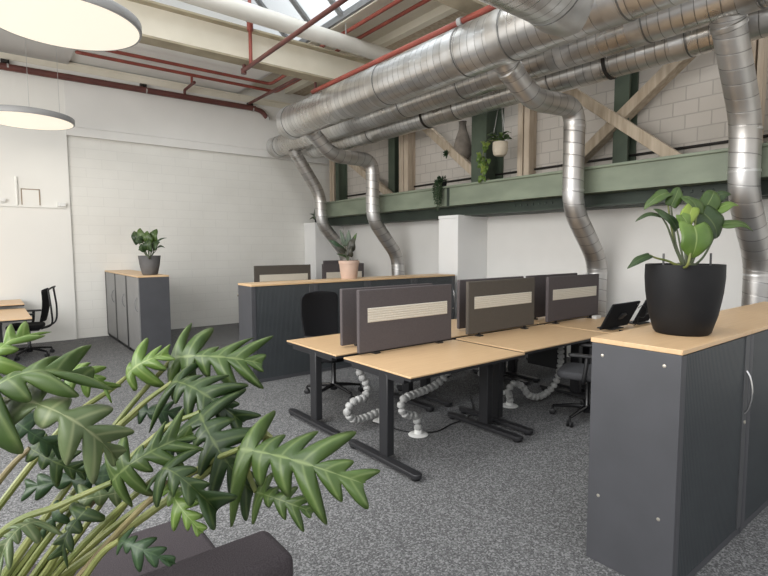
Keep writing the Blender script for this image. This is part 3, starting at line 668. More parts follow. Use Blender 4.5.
def office_chair(loc, rot, label, seatmat, backmat, arms=True, seat_z=.43, back_top=1.06, mesh=False):
    t = thing('office_chair', loc, label, 'chair', 'office swivel chairs', rot, local=True)
    star_base(t, .3)
    MB().box(-.11, .11, -.16, .12, seat_z - .02, seat_z + .01).build('mechanism', 'black_plastic', t, bevel=.01)
    MB().tube([(.10, .04, seat_z - .005), (.25, .06, seat_z - .02)], .008, 8).build('lever', 'black_plastic', t)
    pad('seat', seatmat, .245, .235, seat_z + .01, .075, t, .03, .10)
    # curved backrest shell
    z0, z1 = seat_z + .12, back_top
    rows_f, rows_b = [], []
    for i in range(13):
        s = i / 12; z = z0 + (z1 - z0) * s
        w = (.225 + .045 * math.sin(math.pi * min(1, s * 1.15) * .6)) * (1 if s < .88 else 1 - ((s - .88) / .12) ** 2 * .22)
        yb = -.23 - .05 * s - .03 * math.sin(math.pi * s)
        rf, rb = [], []
        for j in range(9):
            u = j / 8 * 2 - 1
            rf.append((w * u, yb + .05 * u * u, z + (.0 if s < 1 else -.02 * u * u)))
            rb.append((w * u, yb - (.035 if not mesh else .014) + .05 * u * u, z + (.0 if s < 1 else -.02 * u * u)))
        rows_f.append(rf); rows_b.append(rb)
    m = MB(); n, k = 13, 9
    vs = [p for r in rows_f for p in r] + [p for r in rows_b for p in r]; fs = []
    for i in range(n - 1):
        for j in range(k - 1):
            a = i * k + j; fs.append((a, a + 1, a + k + 1, a + k)); b = n * k + a; fs.append((b + k, b + k + 1, b + 1, b))
    for j in range(k - 1):
        fs.append((j + 1, j, n * k + j, n * k + j + 1)); a = (n - 1) * k + j; fs.append((a, a + 1, n * k + a + 1, n * k + a))
    for i in range(n - 1):
        a = i * k; fs.append((a, a + k, n * k + a + k, n * k + a)); a = i * k + k - 1; fs.append((a + k, a, n * k + a, n * k + a + k))
    m.add(vs, fs).build('backrest', backmat, t, subsurf=1)
    if mesh:
        p = []
        for s_ in (-1, 1):
            MB().tube(spline([(.03 * s_, -.18, seat_z), (.16 * s_, -.34, seat_z + .08), (.24 * s_, -.36, seat_z + .30), (.235 * s_, -.33, back_top - .02)], 6), .014, 10).build('back_frame', 'black_plastic', t)
        MB().tube([(-.235, -.33, back_top - .02), (-.1, -.37, back_top + .01), (.1, -.37, back_top + .01), (.235, -.33, back_top - .02)], .014, 10).build('back_rail', 'black_plastic', t)
    else:
        MB().tube(spline([(0, -.12, seat_z - .005), (0, -.28, seat_z), (0, -.34, seat_z + .12), (0, -.345, seat_z + .32)], 6), .022, 10).build('back_support', 'black_plastic', t)
    if arms:
        for s_ in (-1, 1):
            a = MB().tube(spline([(.20 * s_, .0, seat_z + .0), (.285 * s_, .0, seat_z + .02), (.295 * s_, -.02, seat_z + .14), (.285 * s_, -.03, seat_z + .255)], 6), [.02] * 19, 10).build('armrest', 'black_plastic', t)
            o = []
            for cy, q in ((.10, 1), (-.10, -1)):
                for kk in range(7):
                    th = math.pi * kk / 6; o.append((.285 * s_ + .035 * math.cos(th) * q, cy - .0 + .04 * math.sin(th) * q))
            MB().prism(o, 'z', seat_z + .25, seat_z + .278).build('arm_pad', 'black_plastic', a, bevel=.008)
    return t
office_chair((3.12, 4.93, 0), R(184), 'black swivel chair in front of the long cabinets', 'chair_black', 'chair_black', back_top=1.19)
office_chair((4.62, 2.66, 0), R(22), 'grey seated swivel chair pulled up to the middle desk, beside the right cabinet', 'chair_grey', 'chair_black', seat_z=.42, back_top=.90)
office_chair((.52, 9.78, 0), R(76), 'black mesh back swivel chair at the left desks by the plastered wall', 'chair_black', 'chair_black', arms=True, back_top=1.08, mesh=True)
office_chair((4.75, 5.02, 0), R(176), 'black swivel chair on the far side of the middle desks', 'chair_black', 'chair_black', back_top=1.02)
office_chair((6.1, 5.0, 0), R(186), 'black swivel chair on the far side of the desks nearest the wall', 'chair_black', 'chair_black', back_top=1.0)

# ---------------------------------------------------------------- tilted monitors on the wall-end desk
def monitor(x0, x1, label):
    yb, zb, yt, zt = 2.985, .770, 2.835, 1.065
    t = thing('monitor', ((x0 + x1) / 2, 3.0, .75), label, 'monitor', 'black monitors on the near row of desks')
    d = V((0, yt - yb, zt - zb)).normalized(); nrm = V((0, d.z, -d.y)) 
    p = V(((x0 + x1) / 2, yb, zb)); q = V(((x0 + x1) / 2, yt, zt))
    MB().bar(p, q, (x1 - x0) / 2, .012, nrm).build('housing', 'chair_black', t, bevel=.008, segs=3)
    c = (p + q) / 2
    MB().bar(p + nrm * .013 + d * .012, q + nrm * .013 - d * .012, (x1 - x0) / 2 - .015, .001, nrm).build('display', 'gloss_black', t)
    MB().bar(c - nrm * .012 - d * .04, c - nrm * .035 + d * .04, .05, .012, nrm).build('mount', 'black_plastic', t, bevel=.004)
    MB().tube([c - nrm * .018 - d * .0, c - nrm * .0125], .012, 14).build('badge', 'black_steel', t)
    MB().tube([q - nrm * .014 + V((.5 * (x1 - x0) - .045, 0, 0)) - d * .035, q - nrm * .0125 + V((.5 * (x1 - x0) - .045, 0, 0)) - d * .035], .009, 10).build('button', 'wire', t)
    MB().bar((c.x, yb + .04, .765), (c.x, c.y + .03, c.z), .03, .008, nrm).build('stand', 'black_plastic', t)
    MB().box(c.x - .13, c.x + .13, 2.93, 3.12, .7505, .765).build('foot', 'black_plastic', t, bevel=.006)
    return t
monitor(5.40, 6.01, 'black monitor seen from behind, tilted back, left of the plant pot')
monitor(6.16, 6.54, 'second black monitor, mostly hidden behind the big black plant pot')
tag(MB().tube(spline([(6.02, 2.86, .98), (6.14, 2.86, 1.0), (6.20, 2.84, .93), (6.12, 2.84, .86), (6.03, 2.86, .87), (6.06, 2.88, .80), (6.07, 2.93, .755)], 6), .004, 6).build('monitor_cable', 'black_plastic'), 'thin black cable looping beside the left tilted monitor', 'cable')
tag(MB().box(6.28, 6.40, 3.52, 3.585, .7505, .79).build('card_box', 'box_white', bevel=.003), 'small cream box on the desk under the wall end screen', 'box')

# ---------------------------------------------------------------- cable snakes with floor discs
def snake(pts, disc, label):
    t = thing('cable_snake', (disc[0], disc[1], 0), label, 'cable snake', 'grey jointed cable snakes under the desks')
    p = spline(pts, 10); L = [0]
    for i in range(1, len(p)): L.append(L[-1] + (p[i] - p[i - 1]).length)
    n = int(L[-1] / .056) * 6; path = []; rs = []
    for i in range(n + 1):
        s = L[-1] * i / n; j = max(k for k in range(len(L)) if L[k] <= s + 1e-9); j = min(j, len(p) - 2)
        f = (s - L[j]) / max(L[j + 1] - L[j], 1e-6); path.append(p[j].lerp(p[j + 1], min(max(f, 0), 1)))
        rs.append((.022, .036, .038, .038, .036, .022)[i % 6])
    MB().tube(path, rs, 12).build('spine', 'snake_grey', t, angle=40)
    MB().lathe([(0, 0), (.088, 0), (.092, .006), (.080, .014), (.04, .018), (.034, .05), (0, .05)], (disc[0], disc[1], .0005), 28).build('floor_disc', 'disc_white', t)
snake([(3.035, 3.38, .05), (3.03, 3.385, .12), (3.01, 3.40, .175), (2.90, 3.40, .215), (2.85, 3.40, .29), (2.885, 3.40, .36), (3.02, 3.41, .375), (3.22, 3.41, .40), (3.36, 3.38, .48), (3.42, 3.33, .66)], (3.035, 3.38), 'grey cable snake hanging under the nearest desk, right of its front leg')
snake([(3.0, 3.86, .05), (2.93, 3.85, .11), (2.78, 3.83, .10), (2.62, 3.80, .12), (2.53, 3.78, .22), (2.60, 3.78, .295), (2.74, 3.80, .31), (2.79, 3.83, .40), (2.73, 3.86, .53), (2.72, 3.92, .67)], (3.0, 3.87), 'pale cable snake bulging out left of the nearest desk leg')
snake([(4.36, 3.39, .05), (4.33, 3.38, .12), (4.30, 3.37, .19), (4.38, 3.36, .25), (4.50, 3.34, .20), (4.58, 3.32, .10), (4.72, 3.29, .06), (4.88, 3.27, .10), (4.95, 3.22, .22), (4.97, 3.19, .42), (4.95, 3.18, .64)], (4.36, 3.40), 'dark grey cable snake sagging under the middle desk')
snake([(4.66, 3.79, .05), (4.62, 3.8, .13), (4.50, 3.82, .17), (4.40, 3.83, .24), (4.44, 3.85, .34), (4.62, 3.88, .44), (4.72, 3.9, .67)], (4.67, 3.79), 'small cable snake behind the sagging one, by the shared desk legs')
tag(MB().tube(spline([(2.9, 3.9, .008), (3.0, 3.48, .007), (3.2, 3.33, .007), (3.45, 3.38, .007), (3.62, 3.40, .007), (3.9, 3.5, .007), (4.3, 3.9, .007)], 8), .006, 6).build('floor_cable', 'black_plastic'), 'black cable lying across the carpet under the nearest desk', 'cable')
tag(MB().lathe([(0, 0), (.018, .0), (.022, .02), (.012, .045), (0, .047)], (2.83, 3.6, .0005), 12).build('cable_end_cap', 'disc_white'), 'tiny white cable plug on the carpet behind the nearest desk leg', 'plug')
# dark cable trays and computers under the desks
def tower(x, y, label):
    t = thing('computer_tower', (x, y, 0), label, 'computer', 'computers hung under the desks')
    MB().box(x - .09, x + .09, y - .2, y + .2, .33, .69).build('case', 'black_plastic', t, bevel=.006)
    MB().box(x - .10, x + .10, y - .08, y + .08, .69, .7135).build('holder', 'black_steel', t)
tower(5.095, 3.45, 'black computer hung under the middle desk beside the grey chair')

# ---------------------------------------------------------------- sofa in the foreground
t = thing('lounge_seat', (.38, 1.9, 0), 'dark purplish grey fabric lounge seat with low back in the foreground', 'sofa')
MB().box(.02, .726, 1.375, 1.585, .06, .75).build('backrest', 'sofa_fabric', t, bevel=.035, segs=4)
MB().box(.02, .720, 1.59, 2.41, .10, .45).build('seat', 'sofa_fabric', t, bevel=.03, segs=4)
for x in (.08, .64):
    for y in (1.45, 2.33): MB().lathe([(0, 0), (.018, 0), (.025, .10), (0, .10)], (x, y, 0), 12).build('foot', 'black_steel', t)
# ---------------------------------------------------------------- plants
# rows: stem end, leaf tip, droop, half width, lobes, tone, tilt, stem points
PHIL=[
 ((0.511, 1.279, 1.168),(0.708, 0.942, 1.131),0.03,0.116,5,0,0.75,[(0.511, 1.279, 1.168), (0.439, 1.379, 1.101), (0.24, 1.542, 0.922), (0.009, 1.674, 0.689)]),
 ((0.479, 1.488, 1.221),(0.567, 1.295, 1.003),0.05,0.12,5,1,0.9,[(0.479, 1.488, 1.221), (0.389, 1.577, 1.156), (0.212, 1.671, 0.966), (-0.059, 1.746, 0.619)]),
 ((0.488, 1.81, 1.322),(0.734, 1.552, 1.315),0.03,0.121,5,0,0.8,[(0.488, 1.81, 1.322), (0.47, 1.808, 1.297), (0.353, 1.836, 1.165), (0.126, 1.857, 0.886), (-0.129, 1.834, 0.569)]),
 ((0.461, 1.698, 1.27),(0.609, 1.443, 1.162),0.05,0.106,5,1,0.7,[(0.461, 1.698, 1.27), (0.358, 1.732, 1.19), (0.2, 1.751, 1.032), (-0.103, 1.781, 0.62)]),
 ((0.356, 1.844, 1.274),(0.48, 1.755, 1.356),0.02,0.08,3,2,0.8,[(0.356, 1.844, 1.274), (0.316, 1.847, 1.243), (0.164, 1.853, 1.135), (-0.093, 1.832, 0.822)]),
 ((-0.051, 1.278, 1.344),(0.201, 1.278, 1.405),0.06,0.097,5,0,0.55,[(-0.051, 1.278, 1.344), (-0.088, 1.324, 1.261), (-0.198, 1.472, 0.864)]),
 ((0.037, 1.278, 1.395),(0.223, 1.205, 1.228),0.06,0.076,4,3,0.6,[(0.037, 1.278, 1.395), (-0.021, 1.356, 1.34), (-0.162, 1.522, 1.004)]),
 ((-0.008, 1.566, 1.371),(0.098, 1.621, 1.481),0.03,0.066,4,2,0.8,[(-0.008, 1.566, 1.371), (-0.064, 1.598, 1.26), (-0.22, 1.679, 0.847)]),
 ((0.23, 1.416, 1.109),(0.429, 1.336, 1.222),0.04,0.078,5,0,0.9,[(0.23, 1.416, 1.109), (0.123, 1.494, 1.051), (-0.0, 1.559, 0.99), (-0.191, 1.682, 0.727)]),
 ((0.332, 1.363, 1.12),(0.428, 1.192, 1.053),0.07,0.065,4,1,0.6,[(0.332, 1.363, 1.12), (0.25, 1.443, 1.023), (0.118, 1.53, 0.862), (-0.104, 1.672, 0.55)]),
 ((0.342, 1.329, 1.108),(0.385, 1.183, 1.014),0.02,0.042,4,2,0.9,[(0.342, 1.329, 1.108), (0.244, 1.418, 0.977), (0.156, 1.474, 0.859), (-0.062, 1.628, 0.559)]),
 ((0.024, 1.596, 1.287),(0.153, 1.583, 1.154),0.03,0.044,4,4,0.8,[(0.024, 1.596, 1.287), (-0.046, 1.646, 1.242), (-0.223, 1.752, 0.914)]),
 ((0.271, 1.632, 1.041),(0.048, 1.803, 0.996),0.02,0.05,4,4,0.9,[(0.271, 1.632, 1.041), (0.26, 1.636, 0.995), (0.129, 1.657, 0.821), (-0.061, 1.718, 0.58)]),
 ((0.127, 1.551, 1.008),(0.078, 1.582, 0.945),0.0,0.029,2,4,0.9,[(0.127, 1.551, 1.008), (0.163, 1.561, 1.011), (0.082, 1.612, 0.891), (-0.08, 1.712, 0.623)]),
 ((0.229, 1.341, 0.991),(0.328, 1.197, 0.958),0.03,0.036,4,4,0.7,[(0.229, 1.341, 0.991), (0.19, 1.38, 0.946), (0.108, 1.455, 0.8), (-0.062, 1.59, 0.559)]),
 ((0.278, 1.561, 1.012),(0.115, 1.622, 0.993),0.02,0.039,4,3,0.9,[(0.278, 1.561, 1.012), (0.282, 1.553, 0.976), (0.17, 1.589, 0.839), (-0.021, 1.657, 0.542)]),
 ((0.079, 1.403, 1.062),(-0.015, 1.343, 1.008),0.03,0.045,4,3,0.7,[(0.079, 1.403, 1.062), (0.055, 1.441, 1.008), (-0.093, 1.605, 0.726)]),
 ((0.54, 1.244, 1.054),(0.637, 1.089, 1.026),0.02,0.052,4,0,0.8,[(0.54, 1.244, 1.054), (0.54, 1.3, 1.095), (0.526, 1.317, 1.149)]),
 ((0.381, 1.813, 1.158),(0.531, 1.756, 1.128),0.02,0.047,4,4,0.8,[(0.381, 1.813, 1.158), (0.294, 1.81, 1.085), (0.091, 1.754, 0.85), (-0.128, 1.794, 0.564)]),
 ((0.399, 1.667, 1.115),(0.485, 1.595, 1.065),0.02,0.05,4,4,0.8,[(0.399, 1.667, 1.115), (0.327, 1.691, 1.049), (0.162, 1.702, 0.878), (-0.085, 1.758, 0.537)]),
 ((0.163, 1.809, 1.328),(0.298, 1.76, 1.253),0.03,0.062,4,2,0.5,[(0.163, 1.809, 1.328), (0.089, 1.797, 1.258), (-0.173, 1.839, 0.908)]),
 ((0.076, 1.669, 1.157),(0.213, 1.616, 1.058),0.02,0.05,4,1,0.9,[(0.076, 1.669, 1.157), (0.007, 1.69, 1.079), (-0.196, 1.78, 0.778)]),
 ((0.179, 1.45, 1.043),(0.112, 1.429, 0.943),0.02,0.04,3,1,0.9,[(0.179, 1.45, 1.043), (0.142, 1.497, 0.977), (0.032, 1.59, 0.784)]),
]
BIG=[
 ((2.995, 1.277, 1.991),(2.882, 1.357, 1.898),0.02,0.039,0,0,0.5,[(2.995, 1.277, 1.991), (2.987, 1.277, 1.931), (3.003, 1.245, 1.733), (3.035, 1.206, 1.59)]),
 ((2.978, 1.257, 1.918),(3.072, 1.259, 2.027),0.01,0.038,0,0,0.7,[(2.978, 1.257, 1.918), (2.98, 1.251, 1.869), (2.989, 1.228, 1.706), (3.017, 1.194, 1.591)]),
 ((2.937, 1.284, 1.858),(2.819, 1.373, 1.832),0.02,0.027,0,1,0.4,[(2.937, 1.284, 1.858), (2.959, 1.26, 1.798), (2.987, 1.226, 1.678), (3.013, 1.197, 1.591)]),
 ((2.944, 1.208, 1.791),(2.9, 1.317, 1.902),0.015,0.038,0,1,0.6,[(2.944, 1.208, 1.791), (2.95, 1.197, 1.732), (2.963, 1.173, 1.593)]),
 ((3.033, 1.146, 1.871),(3.024, 1.227, 1.967),0.02,0.054,0,0,0.6,[(3.033, 1.146, 1.871), (3.016, 1.151, 1.785), (2.98, 1.159, 1.593)]),
 ((3.17, 1.168, 1.888),(3.281, 1.157, 2.01),0.02,0.056,0,0,0.7,[(3.17, 1.168, 1.888), (3.141, 1.178, 1.761), (3.093, 1.198, 1.589)]),
 ((3.209, 1.137, 1.882),(3.329, 1.047, 1.921),0.02,0.039,0,2,0.5,[(3.209, 1.137, 1.882), (3.163, 1.16, 1.761), (3.102, 1.191, 1.589)]),
 ((3.302, 1.198, 1.94),(3.413, 1.116, 1.997),0.02,0.04,0,1,0.6,[(3.302, 1.198, 1.94), (3.262, 1.213, 1.78), (3.206, 1.237, 1.585)]),
 ((2.874, 1.098, 1.802),(2.854, 1.097, 1.639),0.02,0.087,0,2,0.95,[(2.874, 1.098, 1.802), (2.862, 1.1, 1.73), (2.835, 1.108, 1.598)]),
 ((3.114, 1.147, 1.879),(3.167, 1.092, 1.743),0.015,0.087,0,1,0.9,[(3.114, 1.147, 1.879), (3.091, 1.153, 1.76), (3.043, 1.174, 1.591)]),
 ((3.192, 1.079, 1.814),(3.324, 0.972, 1.775),0.02,0.044,0,0,0.5,[(3.192, 1.079, 1.814), (3.155, 1.102, 1.748), (3.106, 1.13, 1.645), (3.056, 1.164, 1.591)]),
 ((2.981, 1.152, 1.906),(2.924, 1.184, 1.779),0.015,0.043,0,5,0.9,[(2.981, 1.152, 1.906), (2.965, 1.15, 1.758), (2.944, 1.15, 1.594)]),
 ((2.854, 1.303, 1.652),(2.752, 1.375, 1.577),0.01,0.027,0,1,0.5,[(2.854, 1.303, 1.652), (2.878, 1.282, 1.636), (2.929, 1.24, 1.619), (2.979, 1.199, 1.592)]),
 ((2.911, 1.177, 1.863),(2.935, 1.149, 1.773),0.01,0.042,0,2,0.8,[(2.911, 1.177, 1.863), (2.917, 1.159, 1.731), (2.918, 1.145, 1.595)]),
]
GREY=[
 ((1.979, 8.843, 1.782),(1.926, 8.903, 1.972),0.03,0.072,0,1,0.9,[(1.979, 8.843, 1.782), (2.034, 8.785, 1.639), (2.079, 8.74, 1.543)]),
 ((2.017, 8.75, 1.797),(1.992, 8.793, 2.017),0.03,0.071,0,0,0.9,[(2.017, 8.75, 1.797), (2.047, 8.712, 1.639), (2.079, 8.677, 1.544)]),
 ((2.091, 8.691, 1.781),(2.076, 8.722, 1.97),0.03,0.071,0,0,0.9,[(2.091, 8.691, 1.781), (2.084, 8.682, 1.639), (2.079, 8.677, 1.544)]),
 ((2.155, 8.706, 1.797),(2.216, 8.68, 2.002),0.03,0.08,0,0,0.9,[(2.155, 8.706, 1.797), (2.122, 8.716, 1.638), (2.104, 8.72, 1.543)]),
 ((1.999, 8.626, 1.686),(1.938, 8.674, 1.687),0.03,0.062,0,1,0.9,[(1.999, 8.626, 1.686), (2.02, 8.602, 1.609), (2.053, 8.57, 1.546)]),
 ((2.123, 8.593, 1.686),(2.215, 8.532, 1.795),0.03,0.063,0,1,0.9,[(2.123, 8.593, 1.686), (2.094, 8.608, 1.608), (2.078, 8.613, 1.545)]),
 ((2.163, 8.63, 1.733),(2.319, 8.52, 1.858),0.03,0.032,0,4,0.5,[(2.163, 8.63, 1.733), (2.133, 8.642, 1.623), (2.091, 8.667, 1.544)]),
 ((2.186, 8.607, 1.686),(2.286, 8.53, 1.701),0.03,0.032,0,4,0.5,[(2.186, 8.607, 1.686), (2.132, 8.642, 1.607), (2.091, 8.667, 1.544)]),
 ((2.047, 8.587, 1.671),(2.08, 8.577, 1.826),0.03,0.078,0,1,0.9,[(2.047, 8.587, 1.671), (2.053, 8.57, 1.546)]),
 ((1.993, 8.707, 1.812),(1.92, 8.766, 1.828),0.03,0.063,0,1,0.9,[(1.993, 8.707, 1.812), (2.033, 8.657, 1.624), (2.066, 8.623, 1.545)]),
]
TERRA=[
 ((4.138, 6.248, 1.662),(3.985, 6.382, 1.807),0.03,0.065,0,4,0.7,[(4.138, 6.248, 1.662), (4.167, 6.215, 1.56), (4.186, 6.193, 1.487)]),
 ((4.192, 6.275, 1.719),(4.147, 6.335, 1.953),0.03,0.051,0,6,0.8,[(4.192, 6.275, 1.719), (4.208, 6.249, 1.588), (4.214, 6.234, 1.486)]),
 ((4.227, 6.248, 1.719),(4.25, 6.253, 1.953),0.03,0.059,0,6,0.8,[(4.227, 6.248, 1.719), (4.22, 6.24, 1.588), (4.214, 6.234, 1.486)]),
 ((4.276, 6.27, 1.69),(4.369, 6.22, 1.91),0.03,0.052,0,0,0.8,[(4.276, 6.27, 1.69), (4.259, 6.272, 1.573), (4.242, 6.276, 1.484)]),
 ((4.19, 6.144, 1.661),(4.244, 6.118, 1.834),0.02,0.087,0,7,0.9,[(4.19, 6.144, 1.661), (4.173, 6.147, 1.561), (4.158, 6.151, 1.489)]),
 ((4.146, 6.106, 1.576),(4.176, 6.097, 1.719),0.02,0.072,0,7,0.9,[(4.146, 6.106, 1.576), (4.13, 6.11, 1.49)]),
 ((4.139, 6.173, 1.561),(4.028, 6.265, 1.605),0.02,0.029,0,1,0.6,[(4.139, 6.173, 1.561), (4.149, 6.163, 1.532), (4.158, 6.151, 1.489)]),
 ((4.132, 6.187, 1.633),(4.022, 6.28, 1.705),0.02,0.065,0,7,0.7,[(4.132, 6.187, 1.633), (4.151, 6.164, 1.561), (4.158, 6.151, 1.489)]),
]
def leaf_mb(b, t, bend, hw, nl, cm):
    b, t = V(b), V(t); ax = t - b; L = ax.length; T = ax.normalized()
    view = V((-.55, -.75, .35)).normalized()          # the side the leaf turns its upper face to, mixed with straight up
    N = (V((0, 0, 1)) * (1 - cm) + view * cm); N = (N - T * N.dot(T)).normalized(); S = T.cross(N).normalized()
    nt = 12 * nl if nl else 22; ns = 5
    rows, uvs = [], []
    seed = random.random() * 6
    for i in range(nt + 1):
        u = i / nt
        c = b.lerp(t, u) + N * (4 * bend * u * (1 - u)) * 1.6
        if nl:
            env = min(1, u * 9 + .25) * (1.18 - .62 * u) * (1 if u < .86 else max(.1, (1 - u) / .14) ** .6)
            ph = u * nl; fr = ph - math.floor(ph)
            lob = .5 - .5 * math.cos(2 * math.pi * fr)
            f = .22 + .78 * lob ** .5
            amp = .82 + .34 * math.sin(seed + math.floor(ph) * 2.1)
            w = hw * 1.12 * env * f * amp; lean = -.35 + 1.75 * u + .15 * (lob - .3)
        else:
            env = (math.sin(math.pi * u ** .58) + 1e-6) ** .72 * (1.06 - .22 * u)
            w = hw * env; lean = -.75 * (1 - u) ** 4 + .45 * u
        rr, ur = [], []
        for j in range(-ns, ns + 1):
            s = j / ns; a = abs(s)
            wave = (.16 if nl else .10) * math.sin(seed + 9 * u + (2 if s > 0 else 0)) * a
            side = 1 + .12 * math.sin(seed * 2 + (3 if s > 0 else 0) + 9 * u)
            p = c + S * (w * s * side) + T * (w * a * lean) + N * (w * (.30 * a - (.85 if nl else .42) * a * a + wave))
            rr.append(p); ur.append((.5 + s * .5, u * nl))
        rows.append(rr); uvs.append(ur)
    return MB().grid(rows, uvs)
def add_leaves(t, rows, stem_r, stem_mat, solid=.0012):
    for b, tip, bend, hw, nl, tone, cm, st in rows:
        if nl: tip = V(b).lerp(V(tip), .92)
        lf = leaf_mb(b, tip, bend, hw, nl, cm).build('leaf', TONE[tone], t, angle=80, solid=solid)
        pts = spline(st, 8); n = len(pts)
        sm = stem_mat if isinstance(stem_mat, str) else random.choice(stem_mat)
        MB().tube(pts, [stem_r * (.7 + .6 * k / (n - 1)) for k in range(n)], 8).build('stem', sm, lf)

# big lobed philodendron in the foreground: its tub stands left of the lounge seat
bx, by = -.28, 1.86
t = thing('potted_philodendron', (bx, by, 0), 'large lobed philodendron filling the lower left foreground', 'plant')
MB().lathe([(0, 0), (.15, 0), (.17, .02), (.21, .40), (.215, .45), (.195, .45), (.185, .40), (0, .40)], (bx, by, 0), 32).build('pot', 'pot_black', t)
MB().lathe([(0, .412), (.1, .418), (.184, .405), (.184, .395), (0, .395)], (bx, by, 0), 24).build('soil', 'soil', t)
rows = []
for i, r in enumerate(PHIL):
    a = i * 2.4; st = list(r[7]) + [(bx + .08 * math.cos(a), by + .08 * math.sin(a), .42)]
    rows.append((r[0], r[1], r[2], r[3] * .95, r[4] + 1, r[5], r[6], st))
add_leaves(t, rows, .0095, ['stem_green', 'stem_green', 'stem_green', 'stem_brown'])

def pot(t, c, prof, mat, soil_r, soil_z):
    MB().lathe(prof, c, 40).build('pot', mat, t, angle=50)
    MB().lathe([(0, soil_z + .008), (soil_r * .6, soil_z + .006), (soil_r, soil_z), (soil_r, soil_z - .01), (0, soil_z - .01)], c, 24).build('soil', 'soil', t)
c = (3.05, 1.205, 1.218)
t = thing('potted_plant', c, 'leafy green plant in a big black pot on the right cabinet', 'plant')
pot(t, c, [(0, 0), (.130, 0), (.142, .012), (.170, .11), (.189, .23), (.195, .31), (.194, .382), (.183, .382), (.18, .36), (0, .355)], 'pot_black', .178, .366)
rows = [r[:7] + (list(r[7]) + [(c[0] + .05 * math.cos(i), c[1] + .05 * math.sin(i), 1.60)],) for i, r in enumerate(BIG)]
add_leaves(t, rows, .006, ['stem_green', 'stem_dark'])
for x, y in ((2.93, 1.265), (3.16, 1.115)): MB().tube([(x, y, 1.59), (x, y, 1.66)], .006, 8).build('stake', 'pot_grey', t)
c = (2.11, 8.78, 1.275)
t = thing('potted_monstera', c, 'small monstera in a grey pot on the door cabinets', 'plant')
pot(t, c, [(0, 0), (.105, 0), (.118, .015), (.15, .16), (.168, .305), (.156, .305), (.15, .28), (0, .275)], 'pot_grey', .15, .285)
add_leaves(t, [r[:7] + (list(r[7]) + [(c[0] + .03 * math.cos(i), c[1] + .03 * math.sin(i), 1.53)],) for i, r in enumerate(GREY)], .008, 'stem_dark')
c = (4.20, 6.19, 1.245)
t = thing('potted_rubber_plant', c, 'dark leaved rubber plant in a terracotta coloured pot on the long cabinets', 'plant')
pot(t, c, [(0, 0), (.112, 0), (.118, .01), (.142, .215), (.150, .22), (.152, .262), (.14, .262), (.135, .24), (0, .235)], 'terracotta', .135, .245)
add_leaves(t, [(r[0], r[1], r[2] * .5, r[3] * .72, 0, r[5], r[6], list(r[7]) + [(c[0], c[1], 1.48)]) for i, r in enumerate(TERRA)], .007, 'stem_dark')
# hanging basket
c = (6.42, 5.26, 3.105)
t = thing('hanging_plant', c, 'trailing bright green plant in a cream hanging pot above the girder', 'plant')
MB().lathe([(0, 0), (.075, 0), (.105, .03), (.118, .10), (.116, .21), (.106, .21), (.10, .185), (0, .18)], c, 28).build('pot', 'pot_cream', t)
for k in range(3):
    a = 2.1 * k; MB().tube([(c[0] + .12 * math.cos(a), c[1] + .12 * math.sin(a), c[2] + .25), (c[0], c[1], c[2] + .95)], .004, 6).build('cord', 'wire', t)
random.seed(11)
for k in range(26):
    a = random.uniform(0, 6.28); r = random.uniform(.05, .2); p = V((c[0] + .08 * math.cos(a), c[1] + .08 * math.sin(a), c[2] + .25 + random.uniform(0, .07)))
    q = p + V((.13 * math.cos(a), .15 * math.sin(a), random.uniform(-.06, .05)))
    leaf_mb(p, q, .02, .035, 0, .5).build('leaf', random.choice(['leaf_mid', 'leaf_bright', 'leaf_deep']), t, solid=.001)
for k in range(22):
    y = c[1] + .22 + random.uniform(-.07, .10); z = c[2] + .24 - random.uniform(0, .58) ; 
    if z < c[2] - .12: y = c[1] + .24 + random.uniform(-.03, .03)
    p = V((c[0] - .12 + random.uniform(-.05, .05), y, z)); q = p + V((random.uniform(-.05, .05), random.uniform(-.08, .08), -.10))
    leaf_mb(p, q, .02, .035, 0, .9).build('leaf', random.choice(['leaf_bright', 'leaf_lime', 'leaf_bright']), t, solid=.001)
MB().tube(spline([(c[0], c[1], c[2] + .24), (c[0] - .1, c[1] + .2, c[2] + .22), (c[0] - .12, c[1] + .25, c[2] - .05), (c[0] - .12, c[1] + .25, c[2] - .3)], 6), .006, 6).build('stem', 'stem_green', t)
# dark trailing plant hanging over the girder above the pillar
def strands(t, c, n, length, tone, seed, size=.024):
    # many thin strands that arch over the girder edge and hang, with small paired leaves
    random.seed(seed)
    for k in range(n):
        y = c[1] + random.uniform(-.10, .10); L = length * random.uniform(.35, 1) * (1 - abs(y - c[1]) * 3)
        x = 6.285 - random.uniform(0, .05)
        p = spline([(c[0], c[1], c[2]), ((c[0] + x) / 2, (c[1] + y) / 2, c[2] + random.uniform(.01, .05)), (x, y, c[2] - .05), (x - .005, y + random.uniform(-.02, .02), c[2] - .05 - L * .5), (x - .005, y + random.uniform(-.02, .02), c[2] - .05 - L)], 4)
        s = MB().tube(p, .003, 5).build('strand', 'stem_dark', t)
        m = MB()
        for i in range(3, len(p)):
            for d in (-1, 1):
                q = p[i] + V((random.uniform(-.03, .0), d * size * random.uniform(.8, 1.6), random.uniform(-.03, .01)))
                m.add([p[i], (p[i] + q) / 2 + V((-.004, 0, size * .45)), q, (p[i] + q) / 2 - V((.004, 0, size * .45))], [(0, 1, 2, 3)])
        m.build('foliage', tone, s, solid=.001)
    m = MB()
    for k in range(60):
        d = V((random.gauss(0, 1), random.gauss(0, 1), abs(random.gauss(0, .8)))).normalized(); p0 = V((6.33, c[1], c[2] - .02)); p1 = p0 + d * V((.07, .12, .10)).length * random.uniform(.4, .75)
        sd = V((-d.y, d.x, .2)).normalized() * .022
        m.add([p1 - d * .03, p1 + sd, p1 + d * .035, p1 - sd], [(0, 1, 2, 3)])
    m.build('crown', tone, t, solid=.001)
